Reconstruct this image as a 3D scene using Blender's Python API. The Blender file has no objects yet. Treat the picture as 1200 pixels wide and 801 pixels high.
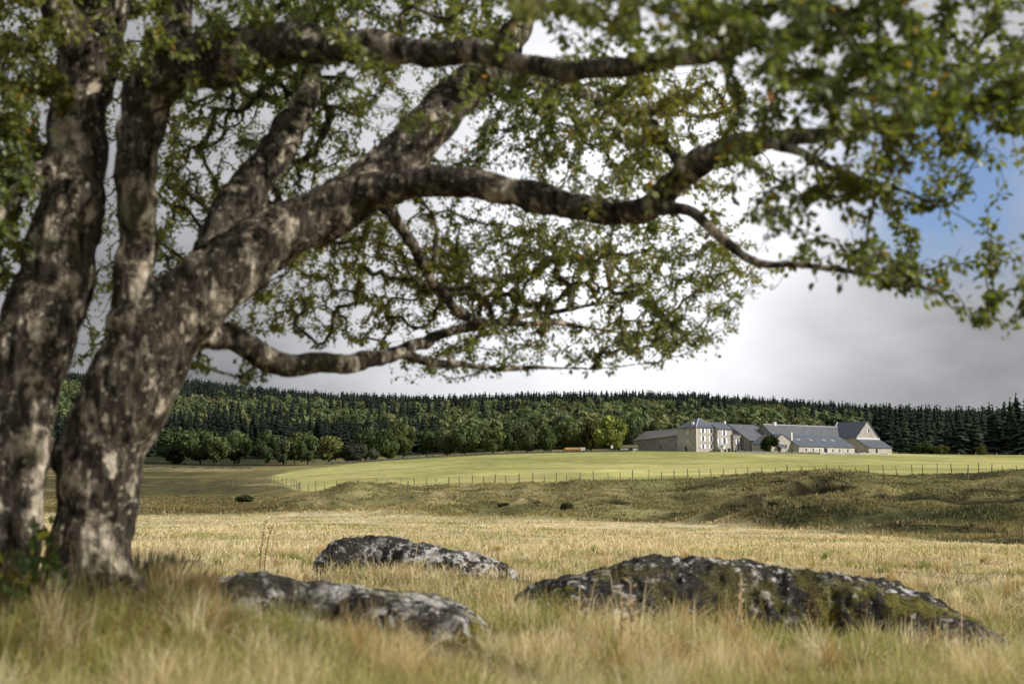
import bpy, math, random
import numpy as np
from mathutils import Vector, Matrix

random.seed(7)
rng = np.random.default_rng(11)
SC = bpy.context.scene
COL = SC.collection
R = math.radians

# ----------------------------------------------------------------- camera maths
F = 1667.0            # focal length in photo pixels (50 mm on 36 mm, photo 1200 wide)
ZC = 1.0              # eye height
HOR = 575.0
PITCH = math.atan((HOR - 400.5) / F)
CP, SP = math.cos(PITCH), math.sin(PITCH)

def P(px, py, Y):
    """world point seen at photo pixel (px,py) and standing Y metres ahead"""
    px = np.asarray(px, float); py = np.asarray(py, float); Y = np.asarray(Y, float)
    xc = (px - 600) / F; yc = (400.5 - py) / F
    dy = CP - yc * SP; dz = SP + yc * CP
    t = Y / dy
    return np.stack(np.broadcast_arrays(xc * t, Y, ZC + dz * t), -1)

def pz(py, Y): return P(600, py, Y)[..., 2]

# ----------------------------------------------------------------- noise
def _h(ix, iy, iz, seed):
    h = (ix.astype(np.uint32) * np.uint32(374761393) + iy.astype(np.uint32) * np.uint32(668265263)
         + iz.astype(np.uint32) * np.uint32(2147483647 - 1013904223) + np.uint32((seed * 974711) & 0xffffffff))
    h = (h ^ (h >> np.uint32(13))) * np.uint32(1274126177)
    h = h ^ (h >> np.uint32(16))
    h = h * np.uint32(2246822519); h = h ^ (h >> np.uint32(15))
    return (h & np.uint32(0xffffff)).astype(np.float64) / 16777215.0

def vnoise(p, seed=0):
    p = np.asarray(p, float)
    i = np.floor(p).astype(np.int64); f = p - i; f = f * f * (3 - 2 * f)
    out = 0
    for dx in (0, 1):
        wx = f[..., 0] if dx else 1 - f[..., 0]
        for dy in (0, 1):
            wy = f[..., 1] if dy else 1 - f[..., 1]
            for dz in (0, 1):
                wz = f[..., 2] if dz else 1 - f[..., 2]
                out = out + wx * wy * wz * _h(i[..., 0] + dx, i[..., 1] + dy, i[..., 2] + dz, seed)
    return out

def fbm(p, octv=4, seed=0):
    p = np.asarray(p, float); a = 1.0; s = 0; t = 0
    for o in range(octv):
        s = s + a * vnoise(p * (2.03 ** o) + o * 17.3, seed + o); t += a; a *= 0.5
    return s / t

def n2(x, y, sc, octv=3, seed=0):
    x, y = np.broadcast_arrays(x, y)
    return fbm(np.stack([x / sc, y / sc, np.zeros_like(x) + seed * 3.7], -1), octv, seed)

def sstep(a, b, x):
    t = np.clip((x - a) / (b - a), 0, 1); return t * t * (3 - 2 * t)

# ----------------------------------------------------------------- mesh helpers
def mesh_np(name, V, faces, mat, parent=None, col=None, smooth=False):
    """faces: list of (n,k) index arrays; builds ONE mesh object"""
    V = np.ascontiguousarray(V, dtype=np.float32)
    me = bpy.data.meshes.new(name)
    me.vertices.add(len(V)); me.vertices.foreach_set('co', V.ravel())
    faces = [np.asarray(f, np.int32) for f in faces if len(f)]
    loops = np.concatenate([f.ravel() for f in faces])
    sizes = np.concatenate([np.full(len(f), f.shape[1], np.int32) for f in faces])
    starts = np.concatenate([[0], np.cumsum(sizes)[:-1]]).astype(np.int32)
    me.loops.add(len(loops)); me.loops.foreach_set('vertex_index', loops)
    me.polygons.add(len(sizes)); me.polygons.foreach_set('loop_start', starts)
    me.polygons.foreach_set('use_smooth', np.full(len(sizes), smooth, bool))
    me.update(calc_edges=True)
    if col is not None:
        c = np.ones((len(V), 4), np.float32); c[:, :3] = col
        at = me.attributes.new('col', 'FLOAT_COLOR', 'POINT'); at.data.foreach_set('color', c.ravel())
    if mat: me.materials.append(mat)
    o = bpy.data.objects.new(name, me); COL.objects.link(o)
    if parent: o.parent = parent
    return o

def tag(o, label=None, cat=None, group=None, kind=None):
    if label: o['label'] = label
    if cat: o['category'] = cat
    if group: o['group'] = group
    if kind or cat: o['kind'] = kind or 'thing'
    return o

def empty(name, loc=(0, 0, 0), rz=0.0):
    o = bpy.data.objects.new(name, None); COL.objects.link(o)
    o.location = [float(v) for v in loc]; o.rotation_euler = (0, 0, rz); o.empty_display_size = 0.2
    return o

def copy_tree(root):
    r = root.copy(); COL.objects.link(r)
    for k in list(root.children):
        if k.parent is not root: continue
        c = k.copy(); COL.objects.link(c); c.parent = r
        for g in list(k.children):
            d = g.copy(); COL.objects.link(d); d.parent = c
    return r

class MB:
    """collects simple shapes for one mesh"""
    def __init__(s): s.v = []; s.f = []
    def add(s, vs, fs):
        b = len(s.v); s.v += [tuple(map(float, v)) for v in vs]; s.f += [[i + b for i in f] for f in fs]
    def box(s, x0, x1, y0, y1, z0, z1):
        s.add([(x0,y0,z0),(x1,y0,z0),(x1,y1,z0),(x0,y1,z0),(x0,y0,z1),(x1,y0,z1),(x1,y1,z1),(x0,y1,z1)],
              [(0,3,2,1),(4,5,6,7),(0,1,5,4),(1,2,6,5),(2,3,7,6),(3,0,4,7)])
    def slab(s, quad, t):
        """quad of 4 points thickened along its normal (outwards t)"""
        q = [np.array(p, float) for p in quad]
        n = np.cross(q[1] - q[0], q[3] - q[0]); n /= np.linalg.norm(n)
        b = [p for p in q]; u = [p + n * t for p in q]
        s.add(b + u, [(3,2,1,0),(4,5,6,7),(0,1,5,4),(1,2,6,5),(2,3,7,6),(3,0,4,7)])
    def tri_slab(s, tri, t):
        q = [np.array(p, float) for p in tri]
        n = np.cross(q[1] - q[0], q[2] - q[0]); n /= np.linalg.norm(n)
        u = [p + n * t for p in q]
        s.add(q + u, [(2,1,0),(3,4,5),(0,1,4,3),(1,2,5,4),(2,0,3,5)])
    def tube(s, pts, rad, k=6):
        V, Fq = tube_np(np.array(pts, float), np.array(rad, float), k)
        s.add(V.tolist(), [list(f) for f in Fq.tolist()])
    def build(s, name, mat, parent=None, smooth=False):
        me = bpy.data.meshes.new(name); me.from_pydata(s.v, [], s.f); me.update()
        if smooth: me.polygons.foreach_set('use_smooth', [True] * len(me.polygons))
        me.materials.append(mat)
        o = bpy.data.objects.new(name, me); COL.objects.link(o)
        if parent: o.parent = parent
        return o

def tube_np(pts, rad, k=8, cap=True):
    n = len(pts)
    T = np.gradient(pts, axis=0); T /= np.linalg.norm(T, axis=1)[:, None] + 1e-9
    ref = np.array([0.31, 0.17, 0.93]) if abs(T[0] @ np.array([0, 0, 1])) < .9 else np.array([1., 0.1, 0])
    U = ref - T[0] * (ref @ T[0]); U /= np.linalg.norm(U)
    V = np.zeros((n * k, 3)); ang = np.arange(k) / k * 2 * math.pi
    for i in range(n):
        U = U - T[i] * (U @ T[i]); U /= np.linalg.norm(U); W = np.cross(T[i], U)
        V[i * k:(i + 1) * k] = pts[i] + rad[i] * (np.cos(ang)[:, None] * U + np.sin(ang)[:, None] * W)
    a = np.arange(n - 1)[:, None] * k + np.arange(k); b = np.arange(n - 1)[:, None] * k + (np.arange(k) + 1) % k
    Fq = np.stack([a, b, b + k, a + k], -1).reshape(-1, 4)
    if cap:
        V = np.vstack([V, pts[0], pts[-1]]); c0, c1 = n * k, n * k + 1
        i = np.arange(k); j = (i + 1) % k
        q0 = np.stack([np.full(k, c0), j, i, np.full(k, c0)], -1)[:, :3]
        q1 = np.stack([np.full(k, c1), (n - 1) * k + i, (n - 1) * k + j], -1)
        # degenerate-free triangles stored as quads is avoided: keep as triangles via repeat
        Fq = [list(f) for f in Fq.tolist()] + q0.tolist() + q1.tolist()
        Fq = np.array([f if len(f) == 4 else f + [-1] for f in Fq])
        class L(list):
            def tolist(self): return [[i for i in f if i >= 0] for f in list.__iter__(self)]
        return V, L(Fq.tolist())
    return V, Fq

# ----------------------------------------------------------------- materials
def nt(name):
    m = bpy.data.materials.new(name); m.use_nodes = True
    t = m.node_tree; t.nodes.clear()
    out = t.nodes.new('ShaderNodeOutputMaterial')
    return m, t, out

def N(t, typ, **kw):
    n = t.nodes.new(typ)
    for k, v in kw.items():
        if k in ('operation', 'blend_type', 'data_type', 'attribute_name', 'sky_type', 'noise_dimensions', 'feature', 'vector_type', 'interpolation_type', 'clamp', 'distance'):
            setattr(n, k, v)
        else: n.inputs[k.replace('_', ' ')].default_value = v
    return n

def ramp(t, fac, stops):
    r = t.nodes.new('ShaderNodeValToRGB'); e = r.color_ramp.elements
    while len(e) < len(stops): e.new(0.5)
    for el, (p, c) in zip(e, stops):
        el.position = p; el.color = (*c, 1) if len(c) == 3 else c
    t.links.new(fac, r.inputs[0]); return r.outputs[0]

def mixc(t, fac, a, b, mode='MIX'):
    m = t.nodes.new('ShaderNodeMix'); m.data_type = 'RGBA'; m.blend_type = mode
    for s, v in ((0, fac), (6, a), (7, b)):
        if isinstance(v, bpy.types.NodeSocket): t.links.new(v, m.inputs[s])
        elif isinstance(v, (tuple, list)): m.inputs[s].default_value = (*v, 1)
        else: m.inputs[s].default_value = v
    return m.outputs[2]

def noise(t, vec, scale, detail=4, rough=.55):
    n = N(t, 'ShaderNodeTexNoise', Scale=scale, Detail=detail, Roughness=rough)
    if vec: t.links.new(vec, n.inputs['Vector'])
    return n.outputs['Fac']

def objco(t, scale=(1, 1, 1)):
    c = t.nodes.new('ShaderNodeTexCoord'); mp = t.nodes.new('ShaderNodeMapping'); mp.inputs['Scale'].default_value = scale
    t.links.new(c.outputs['Object'], mp.inputs['Vector']); return mp.outputs[0]

def principled(t, out, color, rough=.8, bump=None, bstr=.5, bdist=.02, spec=.3, metal=0):
    b = t.nodes.new('ShaderNodeBsdfPrincipled')
    b.inputs['Roughness'].default_value = rough; b.inputs['Specular IOR Level'].default_value = spec; b.inputs['Metallic'].default_value = metal
    if isinstance(color, bpy.types.NodeSocket): t.links.new(color, b.inputs['Base Color'])
    else: b.inputs['Base Color'].default_value = (*color, 1)
    if bump is not None:
        bp = N(t, 'ShaderNodeBump', Strength=bstr, Distance=bdist); t.links.new(bump, bp.inputs['Height'])
        t.links.new(bp.outputs[0], b.inputs['Normal'])
    t.links.new(b.outputs[0], out.inputs[0]); return b

def mat_leafy(name, tr=.45, rough=.5, gloss=.06, tint=(1.25, 1.25, .7), gain=None):
    """two-sided leaf / blade: diffuse + translucent, colour from the mesh attribute"""
    m, t, out = nt(name)
    a = N(t, 'ShaderNodeAttribute', attribute_name='col')
    c = a.outputs['Color']
    if gain: c = mixc(t, 1.0, c, (gain, gain, gain * 1.05), 'MULTIPLY')
    d = t.nodes.new('ShaderNodeBsdfDiffuse'); t.links.new(c, d.inputs[0])
    tl = t.nodes.new('ShaderNodeBsdfTranslucent'); t.links.new(mixc(t, 1.0, c, tint, 'MULTIPLY'), tl.inputs[0])
    mx = t.nodes.new('ShaderNodeMixShader'); mx.inputs[0].default_value = tr
    t.links.new(d.outputs[0], mx.inputs[1]); t.links.new(tl.outputs[0], mx.inputs[2])
    g = N(t, 'ShaderNodeBsdfGlossy', Roughness=rough); g.inputs[0].default_value = (1, 1, 1, 1)
    m2 = t.nodes.new('ShaderNodeMixShader'); m2.inputs[0].default_value = gloss
    t.links.new(mx.outputs[0], m2.inputs[1]); t.links.new(g.outputs[0], m2.inputs[2])
    t.links.new(m2.outputs[0], out.inputs[0]); return m

def mat_bark():
    m, t, out = nt('bark')
    v = objco(t); vs = objco(t, (1, 1, .28))
    big = noise(t, v, 2.2, 3); fine = noise(t, vs, 26, 6, .65); mid = noise(t, vs, 9, 5, .6)
    base = ramp(t, fine, [(.3, (.012, .010, .008)), (.5, (.065, .055, .043)), (.72, (.19, .165, .13))])
    patch = noise(t, objco(t, (1, 1, .62)), 6.8, 6, .66)
    lich = ramp(t, patch, [(.515, (0, 0, 0)), (.575, (1, 1, 1))])
    lc = ramp(t, noise(t, v, 14, 4, .6), [(.36, (.085, .078, .065)), (.50, (.40, .35, .275)), (.68, (.72, .66, .54))])
    c1 = mixc(t, lich, base, lc)
    spot = ramp(t, noise(t, v, 24, 4, .65), [(.59, (0, 0, 0)), (.64, (1, 1, 1))])
    c2 = mixc(t, spot, c1, (.40, .37, .29))
    moss = ramp(t, noise(t, v, 3.1, 4, .6), [(.56, (0, 0, 0)), (.66, (.7, .7, .7))])
    c3 = mixc(t, moss, c2, mixc(t, mid, (.05, .05, .022), (.17, .165, .09)))
    crack = ramp(t, noise(t, objco(t, (1, 1, .22)), 20, 5, .7), [(.36, (.15, .13, .11)), (.50, (.88, .86, .84))])
    c4 = mixc(t, 1.0, c3, crack, 'MULTIPLY')
    hb = t.nodes.new('ShaderNodeMath'); hb.operation = 'ADD'; t.links.new(fine, hb.inputs[0]); t.links.new(mid, hb.inputs[1])
    principled(t, out, c4, .9, hb.outputs[0], .9, .03, .15)
    return m

def mat_twig():
    m, t, out = nt('twig_bark'); v = objco(t)
    c = ramp(t, noise(t, v, 12, 4), [(.35, (.03, .024, .02)), (.55, (.08, .065, .05)), (.7, (.2, .18, .14))])
    principled(t, out, c, .85, spec=.15); return m

def mat_rock(name, seed, mossy=.5, wt=.47):
    m, t, out = nt(name)
    mp = t.nodes.new('ShaderNodeMapping'); c = t.nodes.new('ShaderNodeTexCoord'); mp.inputs['Location'].default_value = (seed * 3.1, seed * 7.7, seed)
    t.links.new(c.outputs['Object'], mp.inputs[0]); v = mp.outputs[0]
    fine = noise(t, v, 30, 8, .7); mid = noise(t, v, 7, 6, .65); lowf = noise(t, v, 2.2, 4, .6)
    base = ramp(t, fine, [(.34, (.012, .010, .009)), (.54, (.042, .037, .032)), (.72, (.14, .13, .115))])
    w = ramp(t, mid, [(wt, (0, 0, 0)), (wt + .06, (1, 1, 1))])
    w2 = ramp(t, lowf, [(.44, (0, 0, 0)), (.54, (1, 1, 1))])
    wl = mixc(t, 1, w, w2, 'MULTIPLY') if wt > .45 else w
    white = ramp(t, noise(t, v, 38, 4, .6), [(.35, (.26, .25, .23)), (.55, (.6, .58, .55)), (.7, (.75, .73, .7))])
    c1 = mixc(t, wl, base, white)
    sp = ramp(t, noise(t, v, 16, 4, .6), [(.64, (0, 0, 0)), (.67, (1, 1, 1))])
    c1 = mixc(t, sp, c1, (.47, .46, .42))
    vo = N(t, 'ShaderNodeTexVoronoi', Scale=9.0); vo.feature = 'DISTANCE_TO_EDGE'
    wv = t.nodes.new('ShaderNodeVectorMath'); wv.operation = 'ADD'
    nz = N(t, 'ShaderNodeTexNoise', Scale=5.0, Detail=3); t.links.new(v, nz.inputs['Vector'])
    t.links.new(v, wv.inputs[0]); t.links.new(nz.outputs['Color'], wv.inputs[1]); t.links.new(wv.outputs[0], vo.inputs['Vector'])
    crack = ramp(t, vo.outputs['Distance'], [(.0, (.25, .23, .2)), (.035, (1, 1, 1))])
    c1 = mixc(t, 1, c1, crack, 'MULTIPLY')
    mn = N(t, 'ShaderNodeTexNoise', Scale=2.6, Detail=6, Roughness=.65); t.links.new(v, mn.inputs['Vector'])
    ms = ramp(t, mn.outputs['Fac'], [(.62 - .14 * mossy, (0, 0, 0)), (.67 - .14 * mossy, (1, 1, 1))])
    a = N(t, 'ShaderNodeAttribute', attribute_name='col')
    ms = mixc(t, 1, ms, a.outputs['Color'], 'MULTIPLY')
    mossc = ramp(t, noise(t, v, 45, 4, .7), [(.35, (.022, .024, .006)), (.55, (.17, .155, .025)), (.72, (.38, .33, .065))])
    c2 = mixc(t, ms, c1, mossc)
    hb = t.nodes.new('ShaderNodeMath'); hb.operation = 'ADD'; t.links.new(fine, hb.inputs[0]); t.links.new(mid, hb.inputs[1])
    principled(t, out, c2, .92, hb.outputs[0], .9, .035, .15); return m

def mat_ground():
    m, t, out = nt('ground_cover')
    a = N(t, 'ShaderNodeAttribute', attribute_name='col'); v = objco(t)
    # streaked tussocky grain, coarser further off via two scales
    g1 = noise(t, objco(t, (1, .45, 1)), 1.7, 8, .7); g2 = noise(t, v, 14, 5, .7); g3 = noise(t, objco(t, (1, .35, 1)), .33, 6, .65)
    s = t.nodes.new('ShaderNodeMath'); s.operation = 'ADD'; t.links.new(g1, s.inputs[0]); t.links.new(g3, s.inputs[1])
    k = ramp(t, s.outputs[0], [(.0, (.3, .3, .3)), (.5, (.62, .6, .55)), (1, (1, 1, 1))])
    r = t.nodes.new('ShaderNodeMapRange'); r.inputs[1].default_value = .72; r.inputs[2].default_value = 1.28; r.inputs[3].default_value = .45; r.inputs[4].default_value = 1.5
    t.links.new(s.outputs[0], r.inputs[0])
    c = mixc(t, a.outputs['Alpha'], a.outputs['Color'], mixc(t, 1, a.outputs['Color'], r.outputs[0], 'MULTIPLY'))
    c2 = mixc(t, .35, c, mixc(t, 1, c, ramp(t, g2, [(.3, (.3, .3, .26)), (.62, (1.0, 1.0, 1.0))]), 'MULTIPLY'))
    principled(t, out, c2, .95, g1, .6, .25, .05); return m

def mat_stone(name, a, b, c, scale=1.3, rough=.9):
    m, t, out = nt(name); v = objco(t)
    br = noise(t, v, scale * 1.3, 5, .75); big = noise(t, v, scale * .16, 4, .6)
    col = ramp(t, br, [(.38, a), (.5, b), (.62, c)])
    col = mixc(t, .6, col, mixc(t, 1, col, ramp(t, big, [(.3, (.55, .53, .5)), (.65, (1, 1, 1))]), 'MULTIPLY'))
    principled(t, out, col, rough, br, .5, .05, .2); return m

def mat_plain(name, col, rough=.6, var=.25, sc=3.0, metal=0, spec=.3):
    m, t, out = nt(name)
    c = mixc(t, noise(t, objco(t), sc, 4, .6), tuple(x * (1 - var) for x in col), tuple(min(1, x * (1 + var)) for x in col))
    principled(t, out, c, rough, spec=spec, metal=metal); return m

def mat_slate(name, col, sc=1.0):
    m, t, out = nt(name); v = objco(t)
    w = N(t, 'ShaderNodeTexWave', Scale=2.2, Distortion=1.5, Detail=2.0); w.bands_direction = 'Z'; t.links.new(v, w.inputs['Vector'])
    n1 = noise(t, v, .7 * sc, 5, .65); n3 = noise(t, v, 3.2, 4, .6)
    c = ramp(t, n1, [(.3, tuple(x * .72 for x in col)), (.55, col), (.75, tuple(x * 1.4 for x in col))])
    c = mixc(t, .3, c, mixc(t, 1, c, ramp(t, n3, [(.35, (.5, .5, .5)), (.6, (1.15, 1.15, 1.15))]), 'MULTIPLY'))
    c = mixc(t, .18, c, mixc(t, 1, c, w.outputs['Color'], 'MULTIPLY'))
    principled(t, out, c, .5, w.outputs['Fac'], .3, .03, .4); return m

M = dict(
    bark=mat_bark(), twig=mat_twig(),
    leaf=mat_leafy('leaf', .50, .45, .05, (1.5, 1.45, .6)),
    grass=mat_leafy('dry_grass', .45, .6, .02, (1.1, 1.0, .75)),
    canopy=mat_leafy('canopy', .22, .6, .0, (1.15, 1.15, .7), 1.5),
    plant=mat_leafy('plant_leaf', .4, .5, .03, (1.3, 1.3, .6)),
    ground=mat_ground(),
    stone=mat_stone('stone_wall', (.15, .14, .125), (.28, .265, .24), (.41, .39, .36)),
    stone_lit=mat_stone('lit_stone_wall', (.25, .235, .21), (.40, .38, .345), (.55, .525, .48)),  # same wall stone, lighter: sunlight put into the colour
    render=mat_stone('whitewashed_wall', (.33, .31, .28), (.5, .48, .45), (.6, .58, .55), .7),
    slate=mat_slate('blue_slate', (.105, .12, .15), .8), slate2=mat_slate('grey_slate', (.125, .132, .148), 1.0),
    slate3=mat_slate('brown_slate', (.155, .142, .125), 1.8),
    shutter=mat_plain('lilac_white_paint', (.72, .70, .78), .5, .08), pane=mat_plain('dark_glass', (.03, .035, .045), .15, .2, spec=.6),
    door=mat_plain('blue_grey_door', (.06, .08, .10), .6), dark=mat_plain('dark_opening', (.02, .02, .02), .9),
    flash=mat_plain('lead_flashing', (.55, .56, .6), .5, .1), trimw=mat_plain('pale_mortar', (.6, .57, .52), .8, .15),
    wood=mat_plain('weathered_wood', (.17, .145, .12), .9, .4, 8), postd=mat_plain('dark_wood', (.09, .075, .06), .9, .4, 8),
    sky_pane=mat_plain('skylight_glass', (.3, .32, .36), .2, .1, spec=.6), wire=mat_plain('wire', (.16, .15, .14), .5, .1), log=mat_plain('orange_timber', (.5, .29, .11), .8, .35, 2.0),
    white=mat_plain('white_paint', (.75, .75, .75), .35, .05), trunk=mat_plain('tree_trunk', (.06, .052, .043), .9, .4, 1.5),
    trunkp=mat_plain('pale_trunk', (.3, .27, .23), .9, .3, 1.5), tyre=mat_plain('rubber', (.02, .02, .02), .8),
    stalk=mat_plain('dry_stalk', (.17, .115, .06), .85, .3, 10), stalkp=mat_plain('pale_stalk', (.42, .33, .2), .85, .3, 10),
)
for k in ('rock1', 'rock2', 'rock3'):
    M[k] = mat_rock('lichen_rock', int(k[-1]), {'rock1': .88, 'rock2': .7, 'rock3': .1}[k], {'rock1': .54, 'rock2': .455, 'rock3': .47}[k])

# ----------------------------------------------------------------- terrain
PXS = np.array([-700, 0, 180, 300, 400, 520, 640, 800, 950, 1100, 1200, 1900.])
YS = np.array([1., 5, 9, 13, 20, 35, 50, 70, 100, 130, 160, 200, 300, 400, 480, 560, 700, 900, 1200, 1600, 4500.])
near = {0: (-.93, -.88, -.95, -1.08, -1.14, -1.34), 1: (-1.0, -.98, -1.08, -1.24, -1.32, -1.5)}
PYT = {-700: (623,613,604,596,587,577,562,551,545,540), 0: (623,613,604,596,587,577,562,551,545,540),
       180: (623,613,604,596,587,577,562,551,545,540), 300: (623,613,604,595,585,576,560,552,548,543),
       400: (624,614,604,588,576,567,553,546.5,544,541), 520: (625,615,603,582,571,563,548.5,539.5,535,533),
       640: (626,617,600,578,568,560,546,535,529.5,528), 800: (628,620,598,572,563,556,544,534,528.5,527),
       950: (631,617,590,565,558,553,542,535,530.5,529), 1100: (632,612,585,565,557,553,544,538,534,531),
       1200: (632,610,582,564,556,552,544,538.5,535,531), 1900: (632,610,582,564,556,552,544,538.5,535,531)}
SKY = ([-700, 0, 80, 180, 240, 330, 420, 500, 600, 740, 850, 950, 1080, 1200, 1900],
       [432, 432, 432, 437, 443, 457, 462, 465, 461, 457, 462, 472, 484, 489, 500])
tab = np.zeros((len(PXS), len(YS)))
for i, p in enumerate(PXS):
    r = sstep(650, 900, p)
    tab[i, :6] = [(1 - r) * a + r * b for a, b in zip(near[0], near[1])]
    tab[i, 6:16] = [pz(v, y) - ZC for v, y in zip(PYT[int(p)], YS[6:16])]
    z12 = pz(np.interp(p, *SKY) + 23, 1200) - ZC; z5 = tab[i, 15]
    tab[i, 16] = z5 + (z12 - z5) * .24; tab[i, 17] = z5 + (z12 - z5) * .56; tab[i, 18] = z12
    tab[i, 19] = z12 + 6; tab[i, 20] = z12 - 60
NU, NS = 261, 400
UG = np.linspace(-700, 1900, NU); SG = np.linspace(math.log(1.), math.log(4500), NS)
T1 = np.array([np.interp(SG, np.log(YS), tab[i]) for i in range(len(PXS))])
TG = np.array([np.interp(UG, PXS, T1[:, j]) for j in range(NS)]).T
def blur(a, s, ax):
    k = np.exp(-.5 * (np.arange(-3 * s, 3 * s + 1) / s) ** 2); k /= k.sum()
    pad = [(0, 0), (0, 0)]; pad[ax] = (3 * s, 3 * s)
    return np.apply_along_axis(lambda q: np.convolve(q, k, 'valid'), ax, np.pad(a, pad, 'edge'))
TG = blur(blur(TG, 4, 0), 4, 1)

def pxy(x, y): return 600 + F * x / np.maximum(y, 8.)
BANK = ([-700, 300, 400, 640, 800, 950, 1100, 1200, 1900], [101, 99, 96, 84, 76, 62, 54, 52, 50])
FENCE = ([-700, 370, 520, 640, 800, 950, 1100, 1200, 1900], [172, 172, 166, 163, 160, 158, 160, 158, 158])
FLEFT = ([100, 165, 200, 240, 300, 360, 430, 490, 560], [380, 366, 344, 326, 318, 345, 400, 430, 440])
SCARPS = [(618, 18, 116, 7, 1.1), (705, 34, 108, 10, 1.2), (575, 16, 118, 5, .9), (520, 16, 124, 5, .6), (420, 24, 126, 7, .6), (940, 46, 104, 13, 1.3), (1022, 24, 98, 8, .8),
          (1195, 40, 112, 10, 1.4), (850, 34, 96, 9, .9), (1075, 34, 84, 7, .9), (985, 30, 80, 6, .7), (1150, 30, 92, 7, .9), (760, 24, 92, 6, .6), (885, 30, 84, 6, .7)]
def masks(x, y):
    p = pxy(x, y)
    wob = (n2(x, y, 22, 3, 5) - .5)
    b0 = np.interp(p, *BANK) + wob * 14; fy = np.interp(p, *FENCE)
    meadow = 1 - sstep(-4, 4, y - b0)
    fl = np.interp(y, *FLEFT)
    field = sstep(-1.5, 1.0, y - fy) * sstep(-5, 5, p - fl + wob * 10) * (1 - sstep(500, 540, y))
    bank = (1 - meadow) * (1 - sstep(-1.5, 1.0, y - fy)) * sstep(250, 420, p)
    return p, meadow, field, bank, fy

def scarp_at(x, y, p):
    dz = np.zeros_like(x); soil = np.zeros_like(x)
    for c, w, Y0, sag, h in SCARPS:
        u = (p - c) / (w * 1.5)
        win = np.clip(1 - np.abs(u) ** 2, 0, 1) ** 1.3
        yc = Y0 + sag * .45 * (1 - u * u) + (n2(x, y * .3, 8.0, 2, 9) - .5) * 7.0
        d = y - yc
        dz += win * h * ((.62 + .5 * (n2(x, y, 6, 1, 19) - .5)) * sstep(-.6, .1, d) * np.exp(-np.clip(d, 0, None) / 22.) - .12 * np.exp(-((d + 1.6) / 1.8) ** 2))
        soil = np.maximum(soil, sstep(.1, .4, win) * sstep(-2.0, -.9, d) * (1 - sstep(-.15, .2, d)) * sstep(.3, .5, n2(x, y, 5, 2, 29)))
    return dz, soil

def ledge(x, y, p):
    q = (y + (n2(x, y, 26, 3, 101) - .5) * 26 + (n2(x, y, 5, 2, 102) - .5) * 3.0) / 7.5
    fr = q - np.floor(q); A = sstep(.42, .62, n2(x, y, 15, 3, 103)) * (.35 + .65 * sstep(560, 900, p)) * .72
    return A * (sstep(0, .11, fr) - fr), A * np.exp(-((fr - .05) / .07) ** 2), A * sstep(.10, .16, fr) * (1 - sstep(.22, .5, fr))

def ground_z(x, y, detail=True):
    x = np.asarray(x, float); y = np.asarray(y, float)
    p = np.clip(pxy(x, y), -699, 1899); s = np.clip(np.log(np.maximum(y, 1.0)), SG[0], SG[-1] - 1e-6)
    iu = (p + 700) / 10.0; js = (s - SG[0]) / (SG[1] - SG[0])
    i = np.clip(iu.astype(int), 0, NU - 2); j = np.clip(js.astype(int), 0, NS - 2); a = iu - i; b = js - j
    z = TG[i, j] * (1 - a) * (1 - b) + TG[i + 1, j] * a * (1 - b) + TG[i, j + 1] * (1 - a) * b + TG[i + 1, j + 1] * a * b
    # knoll carrying the tree
    z = z + .47 * np.exp(-(((x + 2.55) / 1.5) ** 2 + ((y - 7.6) / 1.5) ** 2))
    z = z + .14 * np.exp(-(((x + 1.5) / 1.7) ** 2 + ((y - 16.5) / 1.2) ** 2)) + .08 * np.exp(-(((x - 1.6) / 1.0) ** 2 + ((y - 10.9) / .8) ** 2)) - .34 * np.exp(-(((x - 4.3) / 1.5) ** 2 + ((y - 11.9) / 1.3) ** 2)) - .12 * np.exp(-(((x - 2.2) / 1.8) ** 2 + ((y - 11.3) / .9) ** 2))
    if detail:
        p, me, fi, ba, fy = masks(x, y)
        z = z + (n2(x, y, 1.3, 3, 1) - .5) * .16 * (1 - sstep(20, 60, y))
        z = z + (n2(x, y, 9, 3, 2) - .5) * .18 * me * sstep(14, 35, y)
        edge = 1 - sstep(-14, 0, y - fy)
        z = z + ba * ((n2(x + y * .5, y, 17, 3, 3) - .5) * 2.8 * edge + (n2(x * .8 + y * .4, y, 7, 3, 7) - .5) * 2.0 * edge + (n2(x * .4, y, 3.2, 3, 4) - .5) * .6 + ledge(x, y, p)[0])
        dz, soil = scarp_at(x, y, p); z = z + dz * np.where(ba > .05, 1, 0)
        val = (1 - me) * (1 - sstep(280, 400, p)) * (1 - sstep(300, 460, y))
        z = z + val * (n2(x, y, 24, 3, 6) - .5) * 1.6
        z = z + fi * (n2(x, y, 45, 2, 8) - .5) * .5
    return z + ZC

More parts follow.
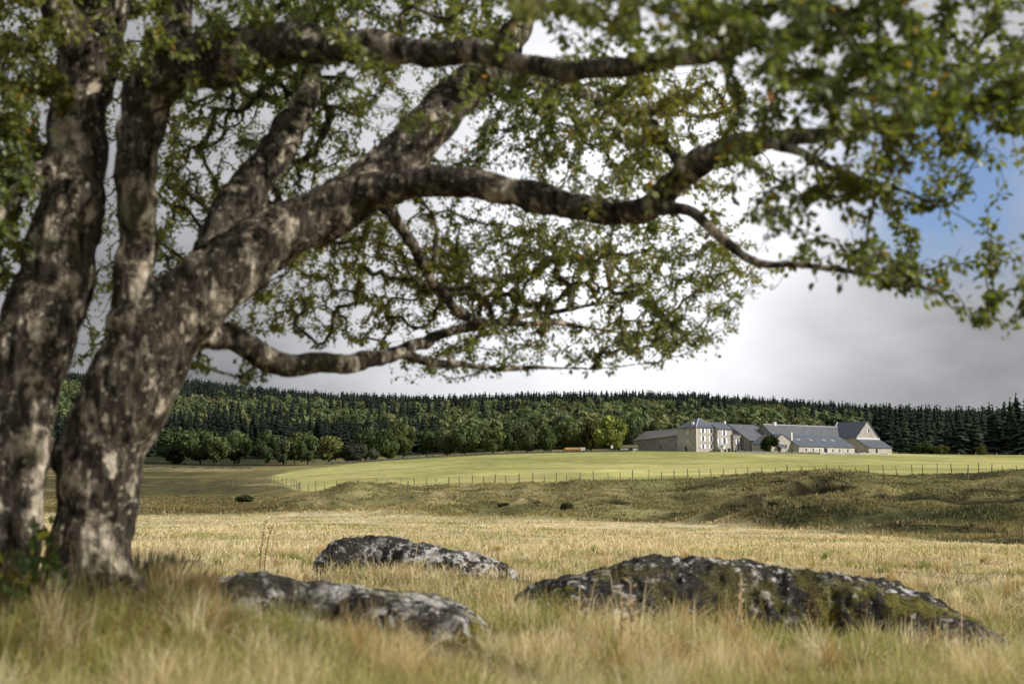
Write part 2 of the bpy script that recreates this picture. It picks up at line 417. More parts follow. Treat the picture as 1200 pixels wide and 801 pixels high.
def ground_col(x, y):
    p, me, fi, ba, fy = masks(x, y)
    A = lambda *c: np.array(c)
    L = lambda m, a, b: a + (b - a) * m[..., None]
    n = n2(x, y, 3.0, 4, 21); nb = n2(x, y, 14, 4, 22); nc = n2(x, y * .35, 26, 4, 23)
    meadow = L(sstep(.35, .7, n), A(.47, .385, .215), A(.70, .60, .37))
    meadow = L(sstep(.5, .72, nb) * .6, meadow, A(.34, .30, .135))
    near_ = L(sstep(.35, .65, n), A(.13, .105, .045), A(.24, .19, .09))
    meadow = L(sstep(12, 45, y), near_, meadow)
    strk = n2(x + y * .35, y * .12 - x * .02, 3.4, 3, 31)
    field = L(sstep(.3, .7, nc), A(.32, .335, .105), A(.50, .475, .18))
    field = L(sstep(.5, .7, strk) * .6, field, A(.46, .39, .18)); field = field * (.60 + .80 * n2(x, y, 9, 4, 33))[..., None]; field = L(sstep(.58, .72, n2(x, y, 30, 4, 34)) * .5, field, A(.22, .24, .075)); field = L(np.exp(-((y - fy) / 9.) ** 2) * .45, field, A(.38, .31, .15))
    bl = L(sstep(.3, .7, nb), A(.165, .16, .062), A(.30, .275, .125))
    bd = L(sstep(.35, .7, nb), A(.066, .072, .027), A(.20, .20, .078))  # dark heath tone, lowered further to stand in for cloud shadow
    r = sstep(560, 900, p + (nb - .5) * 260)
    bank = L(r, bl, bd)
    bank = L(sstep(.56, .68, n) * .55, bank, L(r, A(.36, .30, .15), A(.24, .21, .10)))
    valley = L(sstep(.35, .65, nc), A(.085, .078, .033), A(.165, .145, .06))
    valley = L(sstep(.52, .7, n2(x, y * 2.2, 40, 3, 41)) * .7, valley, A(.33, .275, .13))
    forest = L(nb, A(.02, .022, .012), A(.045, .05, .02))
    vm = 1 - sstep(270, 420, p)
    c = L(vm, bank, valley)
    c = L(fi, c, field)
    # pale dry-grass verge along fence and path
    c = L(np.exp(-((y - fy + 1.0) / 2.2) ** 2) * sstep(330, 400, p) * .5 * (1 - sstep(900, 1000, p)), c, A(.4, .33, .17))
    c = L(me, c, meadow)
    dz, soil = scarp_at(x, y, p); c = L(np.clip(dz * .8, 0, .30) * (ba > .05), c, A(.34, .29, .14)); _, ld, lp = ledge(x, y, p); c = L(np.clip(lp * .7, 0, .6) * ba, c, A(.33, .29, .14)); c = L(np.clip(ld * 1.4, 0, .95) * ba, c, A(.026, .023, .013)); c = L(soil * (ba > .05) * .9, c, A(.026, .021, .013))  # pale lips and dark ledge faces paint in light and shade; soil is earth
    # tracks: pale trodden lines crossing the bank
    for (pa, Ya, pb, Yb, w) in TRACKS:
        ax, ay = (pa - 600) / F * Ya, Ya; bx, by = (pb - 600) / F * Yb, Yb
        t = np.clip(((x - ax) * (bx - ax) + (y - ay) * (by - ay)) / ((bx - ax) ** 2 + (by - ay) ** 2), 0, 1)
        wx = (n2(x, y, 12, 2, 51) - .5) * 3
        d = np.hypot(x - (ax + t * (bx - ax)) + wx, y - (ay + t * (by - ay)))
        c = L(np.exp(-(d / w) ** 2) * .62, c, A(.42, .35, .19))
    fr = sstep(535, 560, y) * 1.0
    c = L(np.maximum(fr, sstep(470, 500, y) * vm), c, forest)
    return c, np.clip(1 - .4 * fi, 0, 1)
TRACKS = [(470, 104, 555, 160, .9), (300, 150, 368, 178, .9), (360, 168, 372, 108, .8), (545, 160, 660, 250, .9), (290, 250, 350, 205, 1.0), (585, 110, 640, 150, .6), (215, 240, 330, 215, 1.2)]

def build_ground():
    cy = -14.0
    rad = np.concatenate([[2.0, 6, 10, 13], np.geomspace(15, 66, 190), np.arange(66.5, 185, .55), np.geomspace(186, 640, 150), np.geomspace(650, 4300, 60)])
    th = np.linspace(R(-48), R(48), 760)
    rr, tt = np.meshgrid(rad, th, indexing='ij')
    x = rr * np.sin(tt); y = cy + rr * np.cos(tt)
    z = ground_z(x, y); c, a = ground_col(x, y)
    nr, nc_ = x.shape
    V = np.stack([x, y, z], -1).reshape(-1, 3)
    i = (np.arange(nr - 1)[:, None] * nc_ + np.arange(nc_ - 1)).ravel()
    Fq = np.stack([i, i + 1, i + 1 + nc_, i + nc_], -1)[:, ::-1]
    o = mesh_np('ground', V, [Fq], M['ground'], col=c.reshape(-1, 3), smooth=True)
    at = o.data.attributes['col']; buf = np.ones((len(V), 4), np.float32); buf[:, :3] = c.reshape(-1, 3); buf[:, 3] = a.ravel()
    at.data.foreach_set('color', buf.ravel())
    tag(o, kind='structure')
build_ground()

# ----------------------------------------------------------------- boulders
ROCKS = []
def boulder(name, label, prof, Y, D, zb, mat, seed, mossband):
    prof = np.array(prof, float)
    nx, na = 300, 90
    px = np.linspace(prof[0, 0], prof[-1, 0], nx); py = np.interp(px, prof[:, 0], prof[:, 1])
    k = np.ones(9) / 9; py = np.convolve(np.pad(py, 4, 'edge'), k, 'valid')
    top = P(px, py, Y); H = np.maximum(top[:, 2] - zb, .05)
    u = (px - px[0]) / (px[-1] - px[0])
    endf = np.clip(np.minimum(u, 1 - u) / .10, 0, 1) ** .5
    a = np.linspace(R(-20), R(200), na)
    ca, sa = np.cos(a), np.sin(a)
    yy = Y - D * np.sign(ca)[None] * (np.abs(ca)[None] ** .75) * (.25 + .75 * endf[:, None]) * (.75 + .25 * np.sin(u * 7 + seed))[:, None]
    zz = zb + H[:, None] * np.sign(sa)[None] * np.abs(sa)[None] ** .55
    xx = np.repeat(top[:, :1], na, 1)
    V = np.stack([xx, yy, zz], -1)
    c = np.array([top[:, 0].mean(), Y, zb]); nrm = V - c; nrm[..., 0] *= .35; nrm /= np.linalg.norm(nrm, axis=-1, keepdims=True)
    d = (fbm(V * 1.6 + seed, 4, seed) - .5) * .30 + (np.abs(fbm(V * 5.0 + seed, 4, seed + 3) - .5)) * -.20 + (fbm(V * 14 + seed, 3, seed + 5) - .5) * .05
    V = V + nrm * (d * min(1, D))[..., None]
    i = (np.arange(nx - 1)[:, None] * na + np.arange(na - 1)).ravel()
    Fq = np.stack([i, i + 1, i + 1 + na, i + na], -1)
    ms = np.clip(mossband(u)[:, None] * (.35 + .9 * np.clip(1 - (V[..., 2] - zb) / H.max(), 0, 1)), 0, 1)
    org = np.array([top[:, 0].mean(), Y, zb]);
    o = mesh_np(name, (V - org).reshape(-1, 3), [Fq], mat, col=np.repeat(ms.reshape(-1, 1), 3, 1), smooth=True)
    o.location = org
    tag(o, label, 'boulder')
    ROCKS.append((top[:, 0].min(), top[:, 0].max(), Y, D))
boulder('boulder', 'longest boulder at the right, crusted white lichen and yellow-green moss', [(600, 697), (622, 683), (645, 675), (680, 668), (705, 661), (800, 657), (860, 655), (900, 659), (950, 666), (1000, 672), (1050, 684), (1090, 697), (1130, 716), (1160, 740), (1195, 772)],
        12.4, 1.15, ZC - 1.5, M['rock1'], 1, lambda u: .5 + .8 * np.exp(-((u - .1) / .12) ** 2) + .6 * np.exp(-((u - .75) / .3) ** 2))
boulder('boulder', 'low blurred grey boulder nearest the leaning tree, half sunk in dry grass', [(232, 690), (255, 676), (285, 668), (320, 669), (345, 673), (400, 678), (450, 685), (500, 694), (540, 705), (565, 720), (580, 745)],
        9.2, .62, ZC - 1.15, M['rock2'], 2, lambda u: .3 + .9 * np.exp(-((u - .85) / .2) ** 2))
boulder('boulder', 'small dark humped boulder furthest back in the pale meadow', [(370, 660), (376, 644), (386, 634), (402, 627), (430, 626), (460, 630), (500, 638), (540, 645), (580, 654), (612, 668)],
        18., .9, ZC - 1.4, M['rock3'], 3, lambda u: .1 + 0 * u)

# ----------------------------------------------------------------- grasses (uncountable)
def blades(x, y, h, w, colr, lean=.45, mat=None, name='grass', bend=1.0, sink=.02):
    n = len(x); z = ground_z(x, y) - sink
    base = np.stack([x, y, z], -1)
    az = rng.uniform(0, 2 * math.pi, n); ld = np.stack([np.cos(az), np.sin(az), 0 * az], -1)
    wind = np.array([.5, .12, 0]); ld = ld * rng.uniform(.4, 1.3, n)[:, None] + wind * .3
    fa = rng.uniform(0, math.pi, n); side = np.stack([np.cos(fa), np.sin(fa), 0 * fa], -1)
    ln = (rng.uniform(.12, 1.0, n) ** 1.3 * lean * np.where(rng.uniform(0, 1, n) < .22, 1.7, 1.0))[:, None]
    up = np.array([0, 0, 1.])
    V = np.zeros((n, 7, 3)); hh = h[:, None]; ww = w[:, None]
    for k, (t, wf) in enumerate(((0, 1.), (.4, .85), (.75, .55))):
        c = base + up * hh * t * (1 - .25 * ln * t * bend) + ld * ln * hh * (t ** 1.8) * bend
        V[:, 2 * k] = c - side * ww * wf * .5; V[:, 2 * k + 1] = c + side * ww * wf * .5
    V[:, 6] = base + up * hh * (1 - .3 * ln * bend) + ld * ln * hh * bend
    b = np.arange(n)[:, None] * 7
    q = np.concatenate([b + [0, 1, 3, 2], b + [2, 3, 5, 4]]); tr = b + [4, 5, 6]
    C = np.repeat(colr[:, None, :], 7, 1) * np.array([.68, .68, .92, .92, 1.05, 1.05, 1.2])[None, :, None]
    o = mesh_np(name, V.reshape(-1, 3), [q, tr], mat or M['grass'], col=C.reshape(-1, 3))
    tag(o, kind='stuff'); return o

def clear_of_rocks(x, y):
    ok = np.ones(len(x), bool)
    for x0, x1, Y, D in ROCKS:
        u = (x - (x0 + x1) / 2) / ((x1 - x0) / 2 * .97); v = (y - Y) / (D * .80)
        ok &= (np.abs(u) ** 3 + v * v) > 1
    ok &= np.hypot((x + 2.25) / .27, (y - 7.5) / .28) > 1
    ok &= np.hypot((x + 2.65) / .3, (y - 7.3) / .3) > 1
    return ok

def straw_cols(x, y, n, greener=0.0):
    g = n2(x, y, 1.6, 3, 61) + (n2(x, y, 6, 2, 62) - .5) * .6 + greener + rng.normal(0, .09, n)
    s = rng.uniform(0, 1, n)[:, None]
    straw = np.array([.54, .44, .235]) * (1 - s) + np.array([.92, .82, .56]) * s
    green = np.array([.20, .24, .06]) * (1 - s) + np.array([.54, .53, .17]) * s
    brown = np.array([.20, .12, .05]) * (1 - s) + np.array([.50, .32, .13]) * s
    m = sstep(.52, .68, g)[:, None]
    c = straw * (1 - m) + green * m
    b = (rng.uniform(0, 1, n) < .06 + .30 * sstep(.54, .70, n2(x, y, 1.1, 3, 64)) * (y < 16))[:, None]
    return np.where(b, brown, c)

def grow_near():
    n = 380000
    d = np.exp(rng.uniform(math.log(2.6), math.log(34), n)); u = rng.uniform(-.47, .47, n)
    y = d; x = u * d + rng.normal(0, .02, n)
    # clumping
    cl = n2(x, y, .33, 2, 71); keep = clear_of_rocks(x, y) & (cl > .36 + rng.uniform(0, .22, n))
    x, y = x[keep], y[keep]; n = len(x)
    hp = (.05 + 1.7 * n2(x, y, .55, 3, 72) ** 1.4 * 1.25) * (1 - .2 * sstep(8, 20, y)) * .84
    h = rng.uniform(.12, .34, n) * hp * (1 - .25 * sstep(9, 30, y))
    h *= np.where(rng.uniform(0, 1, n) < .04, 1.7, 1)
    # lower sward in front of the boulders so they show
    # discrete tussocks, splayed and each with its own tone
    m = 420; ty = np.exp(rng.uniform(math.log(3.2), math.log(30), m)); tx = rng.uniform(-.45, .45, m) * ty; k = clear_of_rocks(tx, ty) & ~((np.abs(tx + 1.1) < 1.2) & (ty > 7.3) & (ty < 9.2)) & ~((np.abs(tx + 1.0) < 1.4) & (ty > 15) & (ty < 17.6)); tx, ty = tx[k], ty[k]; m = len(tx); per = 110
    ta = rng.uniform(0, 6.283, (m, per)); tr_ = np.abs(rng.normal(0, 1, (m, per))) * rng.uniform(.03, .09, (m, 1))
    bx = (tx[:, None] + np.cos(ta) * tr_).ravel(); by = (ty[:, None] + np.sin(ta) * tr_).ravel()
    th_ = (rng.uniform(.22, .44, (m, 1)) * rng.uniform(.5, 1.1, (m, per))).ravel() * (1 - .3 * sstep(10, 25, by))
    tc = np.array([[.74, .62, .38], [.80, .70, .46], [.30, .33, .09], [.55, .40, .18], [.62, .54, .28], [.88, .80, .58]])[rng.integers(0, 6, m)]
    tcol = (tc[:, None, :] * rng.uniform(.6, 1.25, (m, per, 1))).reshape(-1, 3)
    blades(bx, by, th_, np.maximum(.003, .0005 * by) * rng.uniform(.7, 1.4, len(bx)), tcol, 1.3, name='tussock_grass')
    h *= 1 - .12 * np.exp(-(((x - 3.0) / 2.0) ** 2 + ((y - 11.0) / 1.1) ** 2)) - .55 * np.exp(-(((x + .9) / 1.1) ** 2 + ((y - 8.2) / .9) ** 2)) + .15 * np.exp(-(((x + 1.2) / 1.6) ** 2 + ((y - 16.4) / .9) ** 2)) + .25 * np.exp(-(((x - 1.0) / 1.0) ** 2 + ((y - 10.9) / .7) ** 2)) + .2 * np.exp(-(((x + 1.7) / .5) ** 2 + ((y - 8.4) / .6) ** 2))
    w = np.maximum(.0032, .00055 * y) * rng.uniform(.7, 1.5, n)
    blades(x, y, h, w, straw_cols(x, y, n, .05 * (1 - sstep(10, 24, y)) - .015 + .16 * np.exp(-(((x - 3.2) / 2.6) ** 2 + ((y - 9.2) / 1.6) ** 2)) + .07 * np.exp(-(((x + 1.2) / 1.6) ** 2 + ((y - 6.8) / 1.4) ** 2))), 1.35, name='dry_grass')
grow_near()

def grow_meadow():
    n = 120000
    y = np.exp(rng.uniform(math.log(26), math.log(108), n)); x = rng.uniform(-.44, .44, n) * y
    p, me, fi, ba, fy = masks(x, y)
    keep = (me > rng.uniform(.2, .8, n)) & (n2(x, y, 2.2, 2, 81) > .28 + rng.uniform(0, .3, n))
    x, y = x[keep], y[keep]; n = len(x)
    h = rng.uniform(.04, .15, n) * (.35 + 1.5 * n2(x, y * .6, 3, 2, 84)) * (1 + .4 * (y < 38)); w = .0007 * y * rng.uniform(.6, 1.4, n)
    c = straw_cols(x, y, n, .015) * (.8 + .4 * n2(x * .3, y, 4, 3, 83))[:, None]
    blades(x, y, h, w, c, 1.5, name='meadow_grass')
grow_meadow()

def grow_bank():
    n = 460000
    y = np.exp(rng.uniform(math.log(48), math.log(172), n)); x = rng.uniform(-.40, .44, n) * y
    p, me, fi, ba, fy = masks(x, y); dz, soil = scarp_at(x, y, p)
    val = (1 - me) * (1 - fi)
    keep = (val > rng.uniform(.1, .9, n)) & ((soil < .25) | (rng.uniform(0, 1, n) < .6)) & (n2(x, y, 1.8, 3, 91) > .36 + rng.uniform(0, .22, n))
    x, y, p = x[keep], y[keep], p[keep]; n = len(x)
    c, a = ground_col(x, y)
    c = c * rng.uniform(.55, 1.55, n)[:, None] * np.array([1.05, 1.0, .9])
    pale = (rng.uniform(0, 1, n) < .05 + .4 * sstep(.52, .66, n2(x * .35, y, 4.5, 3, 95)))[:, None]; c = np.where(pale, np.array([.36, .3, .15]) * rng.uniform(.6, 1.1, n)[:, None], c)
    h = rng.uniform(.08, .32, n) * (.4 + 1.1 * n2(x, y, 5, 2, 92)); w = .0008 * y * rng.uniform(.5, 1.5, n)
    blades(x, y, h, w, c, 1.4, name='heath_tufts')
grow_bank()

# ----------------------------------------------------------------- the big tree
def chain(pts):
    """[(px,py,Y,width px)] -> smooth 3-D polyline with radii"""
    a = np.array(pts, float)
    Q = P(a[:, 0], a[:, 1], a[:, 2]); r = a[:, 3] / 2 / F * a[:, 2]
    d = np.r_[0, np.cumsum(np.linalg.norm(np.diff(Q, axis=0), axis=1))]
    X = np.c_[Q, r]; m = np.gradient(X, d, axis=0)
    s = np.arange(0, d[-1], .045); k = np.clip(np.searchsorted(d, s, 'right') - 1, 0, len(d) - 2)
    h = (d[k + 1] - d[k]); t = ((s - d[k]) / h)[:, None]; h = h[:, None]
    o = (2*t**3 - 3*t**2 + 1) * X[k] + (t**3 - 2*t**2 + t) * h * m[k] + (-2*t**3 + 3*t**2) * X[k + 1] + (t**3 - t**2) * h * m[k + 1]
    pts, r = o[:, :3], np.maximum(o[:, 3], .004)
    wob = np.stack([fbm(pts * 2.3 + 9.1 * q, 3, 200 + q) - .5 for q in range(3)], -1)
    wob2 = np.stack([fbm(pts * 6.5 + 5.1 * q, 2, 240 + q) - .5 for q in range(3)], -1)
    knob = 1 + .42 * (fbm(pts * 5.2 + 3.3, 2, 260) - .5) * (r < .12)
    return pts + wob * np.minimum(r, .055)[:, None] * 1.6 + wob2 * np.minimum(r, .035)[:, None] * 1.3, r * knob

def ydep(pts, ys):
    """spread depths ys=[(index,Y)..] along a pixel path [(px,py,w)]"""
    idx = np.arange(len(pts)); Y = np.interp(idx, [i for i, _ in ys], [v for _, v in ys])
    return [(p[0], p[1], y, p[2]) for p, y in zip(pts, Y)]

LIMBS = {}
def limb(key, pts, ys): LIMBS[key] = chain(ydep(pts, ys))
limb('stem_a', [(-20, 705, 170), (-16, 660, 118), (-10, 610, 100), (0, 550, 92), (10, 500, 84), (24, 450, 82), (38, 410, 84), (54, 360, 90), (70, 300, 82), (80, 250, 76), (86, 200, 72), (98, 110, 66), (110, 45, 66), (122, -10, 68), (134, -100, 56), (150, -250, 44), (165, -430, 24), (175, -560, 12)], [(0, 7.2), (17, 7.6)])
limb('stem_b', [(106, 712, 160), (105, 672, 104), (107, 630, 88), (112, 590, 88), (120, 545, 94), (136, 500, 98), (158, 452, 104), (182, 405, 100), (214, 366, 90), (255, 325, 78), (300, 292, 71), (350, 258, 66), (395, 236, 66), (432, 213, 62), (466, 184, 55), (510, 142, 54), (552, 98, 46), (594, 55, 38), (620, 18, 30), (640, -40, 25), (662, -150, 19), (700, -300, 12)], [(0, 7.5), (9, 7.5), (21, 8.6)])
limb('stem_c', [(150, 490, 44), (156, 430, 52), (156, 370, 50), (157, 330, 48), (159, 290, 48), (161, 240, 48), (163, 195, 48), (168, 150, 54), (186, 108, 60), (226, 78, 56), (280, 58, 54), (340, 50, 48), (410, 53, 40), (500, 57, 33), (570, 68, 28), (640, 82, 26), (700, 80, 24), (765, 76, 25), (830, 60, 23), (900, 42, 18), (970, 22, 12), (1060, -10, 8)], [(0, 7.45), (8, 7.3), (11, 7.05), (15, 6.2), (21, 4.9)])
limb('c_up', [(176, 140, 44), (192, 80, 40), (206, 20, 34), (220, -70, 26), (240, -200, 18), (290, -340, 10)], [(0, 7.3), (5, 8.0)])
limb('right', [(420, 222, 50), (475, 213, 44), (550, 211, 37), (610, 221, 34), (660, 232, 31), (710, 241, 28), (752, 238, 29), (785, 215, 33), (815, 188, 35), (850, 172, 33), (900, 164, 24), (960, 156, 18), (1000, 152, 13), (1060, 140, 9), (1140, 120, 6), (1230, 85, 4)], [(0, 7.75), (4, 7.4), (9, 6.9), (12, 6.4), (15, 5.6)])
limb('hang', [(755, 239, 20), (800, 246, 15), (830, 268, 14), (862, 293, 13), (900, 307, 12), (950, 312, 10), (1010, 322, 9), (1060, 333, 8), (1100, 341, 7), (1118, 362, 5), (1140, 372, 4.5), (1170, 374, 4), (1200, 362, 3)], [(0, 7.15), (12, 6.3)])
limb('r2', [(900, 165, 15), (950, 185, 11), (1000, 208, 9), (1060, 225, 7), (1110, 245, 5), (1160, 275, 4)], [(0, 6.7), (5, 5.9)])
limb('r3', [(862, 176, 12), (885, 195, 9), (920, 215, 6), (950, 234, 4)], [(0, 6.85), (3, 6.9)])
limb('r4', [(800, 200, 14), (780, 170, 11), (766, 140, 8), (758, 105, 5)], [(0, 6.95), (3, 7.3)])
limb('back', [(238, 340, 50), (258, 280, 48), (288, 226, 44), (325, 175, 42), (348, 130, 32), (358, 85, 26), (368, 30, 22), (382, -60, 16), (410, -200, 10)], [(0, 7.65), (8, 8.8)])
limb('low', [(205, 398, 44), (245, 391, 32), (285, 397, 30), (306, 415, 30), (326, 424, 27), (370, 424, 26), (430, 420, 22), (470, 412, 16), (520, 424, 11), (580, 432, 8), (640, 430, 6), (700, 431, 4), (760, 425, 3)], [(0, 7.55), (5, 7.9), (12, 9.6)])
limb('low2', [(452, 416, 17), (490, 402, 14), (545, 386, 11), (600, 374, 8), (670, 360, 6), (740, 350, 4)], [(0, 8.6), (5, 9.8)])
limb('droop', [(440, 232, 18), (465, 262, 15), (490, 300, 14), (520, 342, 13), (548, 370, 12), (590, 379, 10), (650, 377, 8), (710, 386, 5), (770, 400, 3)], [(0, 7.85), (8, 9.8)])
limb('left', [(78, 165, 30), (50, 198, 26), (28, 222, 23), (4, 246, 20), (-36, 285, 16), (-90, 335, 10), (-160, 360, 6)], [(0, 7.45), (6, 6.6)])
limb('a_left', [(104, 70, 44), (62, 0, 36), (10, -80, 28), (-60, -180, 20), (-160, -300, 12), (-260, -360, 6)], [(0, 7.4), (5, 6.4)])
limb('a_back', [(136, -110, 40), (190, -220, 30), (260, -360, 22), (340, -500, 14), (420, -620, 7)], [(0, 7.5), (4, 8.8)])
limb('f_right', [(632, -10, 22), (700, -110, 18), (800, -200, 14), (930, -280, 10), (1080, -340, 6)], [(0, 8.0), (4, 6.2)])
limb('f_back', [(560, 92, 30), (610, 90, 22), (680, 110, 15), (740, 130, 10), (800, 130, 6)], [(0, 7.9), (4, 9.6)])
limb('twiggy', [(232, 396, 12), (236, 425, 7), (262, 436, 6), (300, 442, 5), (318, 430, 4)], [(0, 7.6), (4, 7.8)])
NAMES = dict(stem_a='trunk', stem_b='trunk', stem_c='trunk')

def build_tree():
    base = P(105, 668, 7.5); root = empty('birch_tree', base)
    tag(root, 'old lichen-crusted leaning birch with forked stems and branches spread over the meadow', 'tree')
    off = np.array(base)
    # -- union of the thick wood by voxel remesh, so that forks flow into one another
    vs, fs, nb = [], [], 0
    for k, (p, r) in LIMBS.items():
        V, Fq = tube_np(p, r, 14); vs.append(V - off); fs += [[i + nb for i in f] for f in Fq.tolist()]; nb += len(V)
    me = bpy.data.meshes.new('wood'); me.from_pydata(np.vstack(vs).tolist(), [], fs); me.update()
    tmp = bpy.data.objects.new('wood', me); COL.objects.link(tmp)
    md = tmp.modifiers.new('r', 'REMESH'); md.mode = 'VOXEL'; md.voxel_size = .0105; md.adaptivity = 0
    dg = bpy.context.evaluated_depsgraph_get(); ev = tmp.evaluated_get(dg); em = ev.to_mesh()
    nv = len(em.vertices); V = np.zeros(nv * 3, np.float32); em.vertices.foreach_get('co', V); V = V.reshape(-1, 3).astype(float)
    nl = len(em.loops); L = np.zeros(nl, np.int32); em.loops.foreach_get('vertex_index', L); Q = L.reshape(-1, 4)
    ev.to_mesh_clear(); bpy.data.objects.remove(tmp); bpy.data.meshes.remove(me)
    # laplacian smoothing, softens the forks
    for it in range(6):
        acc = np.zeros_like(V); cnt = np.zeros(nv)
        for a, b in ((0, 1), (1, 2), (2, 3), (3, 0)):
            for s, t in ((a, b), (b, a)):
                for ax in range(3): acc[:, ax] += np.bincount(Q[:, s], V[Q[:, t], ax], nv)
                cnt += np.bincount(Q[:, s], minlength=nv)
        V = V * .45 + .55 * acc / np.maximum(cnt, 1)[:, None]
    # nearest limb of every vertex
    cp = np.vstack([p - off for p, r in LIMBS.values()]); cr = np.concatenate([r for p, r in LIMBS.values()])
    ci = np.concatenate([np.full(len(r), i) for i, (p, r) in enumerate(LIMBS.values())])
    from mathutils import kdtree
    near_i = np.zeros(nv, int); near_r = np.zeros(nv); ctr = np.zeros((nv, 3))
    kd = kdtree.KDTree(len(cp))
    for i, p in enumerate(cp): kd.insert(p, i)
    kd.balance()
    for i in range(nv):
        j = kd.find(V[i])[1]
        near_i[i] = ci[j]; near_r[i] = cr[j]; ctr[i] = cp[j]
    nrm = np.zeros_like(V); fn = np.cross(V[Q[:, 2]] - V[Q[:, 0]], V[Q[:, 3]] - V[Q[:, 1]])
    for c in range(4):
        for ax in range(3): nrm[:, ax] += np.bincount(Q[:, c], fn[:, ax], nv)
    nrm /= np.linalg.norm(nrm, axis=1, keepdims=True) + 1e-9
    amp = np.clip(near_r / .12, .1, 1)
    W = V + off
    furrow = np.abs(fbm(W * np.array([13, 13, 3.4]), 4, 310) - .5) * 2
    d = amp * ((fbm(W * 3.0, 3, 300) - .5) * .055 + (.35 - furrow) * .022 + (fbm(W * np.array([34, 34, 14]), 3, 305) - .5) * .016)
    # knots and burrs
    kn = sstep(.66, .8, fbm(W * 4.2, 2, 320)); d += kn * .028 * amp
    V = V + nrm * d[:, None]
    fl = near_i[Q[:, 0]]
    names = list(LIMBS)
    for i, k in enumerate(names):
        q = Q[fl == i]
        if not len(q): continue
        u, inv = np.unique(q, return_inverse=True)
        o = mesh_np(NAMES.get(k, 'limb'), V[u], [inv.reshape(-1, 4)], M['bark'], root, smooth=True)
        if k in LIMB_LAB: o['label'] = LIMB_LAB[k]
    return root, off
LIMB_LAB = dict(stem_a='left stem, dark grey, leaning right', stem_b='thick pale stem sweeping up to the right', stem_c='slim upright middle stem bending into the top branch',
                right='long knotted branch reaching right across the sky', low='low level branch below the others', hang='thin drooping branch at the right')
TREE, TOFF = build_tree()

TO_SUN = Vector((.84, -.30, .46)).normalized()
# ---- twigs grow from the limbs to fill the crown
REG = [  # polygon in photo px used to lay out the foliage, one unseen block for shade; (poly, Y range, twigs, gap threshold)
    ([(560, -80), (1250, -80), (1250, 150), (1100, 150), (900, 110), (760, 60), (600, 30)], (4.1, 6.4), 520, .32),
    ([(860, 90), (1250, 90), (1250, 300), (1190, 330), (1090, 335), (960, 320), (880, 290), (850, 200)], (5.2, 6.9), 400, .36),
    ([(640, 60), (900, 80), (900, 230), (760, 250), (640, 250)], (6.6, 9.2), 230, .36),
    ([(440, 60), (900, 90), (880, 260), (430, 240), (400, 120)], (8.2, 10.5), 950, .28),
    ([(360, 255), (870, 255), (880, 330), (830, 415), (720, 420), (600, 425), (480, 440), (420, 400), (260, 385), (270, 345)], (8.4, 11.4), 1900, .24),
    ([(190, 80), (420, 80), (420, 190), (300, 290), (195, 330), (195, 180)], (8.4, 11.0), 680, .26),
    ([(-80, -90), (95, -90), (60, 120), (40, 250), (10, 340), (-80, 360)], (6.6, 9.3), 1000, .20),
    ([(0, -110), (640, -110), (600, 50), (300, 90), (170, 120), (70, 60)], (6.7, 9.6), 1120, .20),
    ([(380, 20), (700, 20), (660, 130), (420, 160)], (6.2, 7.3), 90, .4),
    ([(820, 310), (960, 320), (900, 345), (850, 352)], (7.0, 8.6), 12, .3),
    ([(1100, 350), (1200, 345), (1200, 380), (1140, 380)], (6.2, 6.6), 7, .0),
    ([(215, 405), (320, 415), (320, 445), (225, 440)], (7.6, 8.0), 12, .0),
    ([(-700, -260), (1500, -260), (1500, -80), (-700, -80)], (6.8, 11.0), 760, .30),
    ([(800, -260), (1500, -260), (1500, -80), (800, -80)], (4.3, 6.8), 160, .36),
    ([(-500, -700), (1100, -700), (1350, -260), (-700, -260)], (7.0, 11.5), 560, .36),
    ([(-350, -850), (620, -850), (560, -150), (-350, -120)], (4.7, 7.0), 700, .26),  # out-of-view foliage added to shade the upper stems
    ([(60, 40), (210, 40), (215, 340), (150, 420), (90, 440), (60, 300)], (8.6, 11.5), 380, .24),
    ([(940, 285), (1200, 290), (1210, 345), (1110, 350), (960, 345)], (6.2, 7.0), 34, .2),
    ([(-900, -100), (-80, -100), (-80, 330), (-600, 300)], (6.0, 10.5), 420, .34),
]
def inpoly(px, py, poly):
    c = np.zeros(len(px), bool); n = len(poly)
    for i in range(n):
        (x0, y0), (x1, y1) = poly[i], poly[i - 1]
        c ^= ((y0 > py) != (y1 > py)) & (px < (x1 - x0) * (py - y0) / (y1 - y0 + 1e-9) + x0)
    return c
def attractors():
    out = []
    for poly, (Y0, Y1), n, thr in REG:
        a = np.array(poly, float); got = []
        while sum(map(len, got)) < n:
            m = n * 6
            px = rng.uniform(a[:, 0].min(), a[:, 0].max(), m); py = rng.uniform(a[:, 1].min(), a[:, 1].max(), m); Y = rng.uniform(Y0, Y1, m)
            k = inpoly(px, py, poly); Q = P((px + rng.normal(0, 14, m))[k], (py + rng.normal(0, 9, m))[k], Y[k])
            f = fbm(Q * 1.5, 2, 400) ; Q = Q[f > thr + rng.uniform(0, .18, len(f))]
            got.append(Q)
        out.append(np.vstack(got)[:n])
    A = np.vstack(out)
    keep = np.linalg.norm(A - [0, 0, ZC], axis=1) > 3.4
    sd = np.array([.84, -.30, .46]); sd /= np.linalg.norm(sd)   # twigs cleared along sun rays so flecks reach stems and grass
    for o, r_, q in (((-2.1, 7.4, 1.1), .35, .25), ((-1.3, 7.4, 2.4), .3, .4), ((-1.6, 6.6, .2), .4, .4)):
        v = A - np.array(o); t = v @ sd; dd = np.linalg.norm(v - t[:, None] * sd, axis=1)
        keep &= ~((dd < r_) & (t > 1.0) & (rng.uniform(0, 1, len(A)) > q))
    return A[keep]

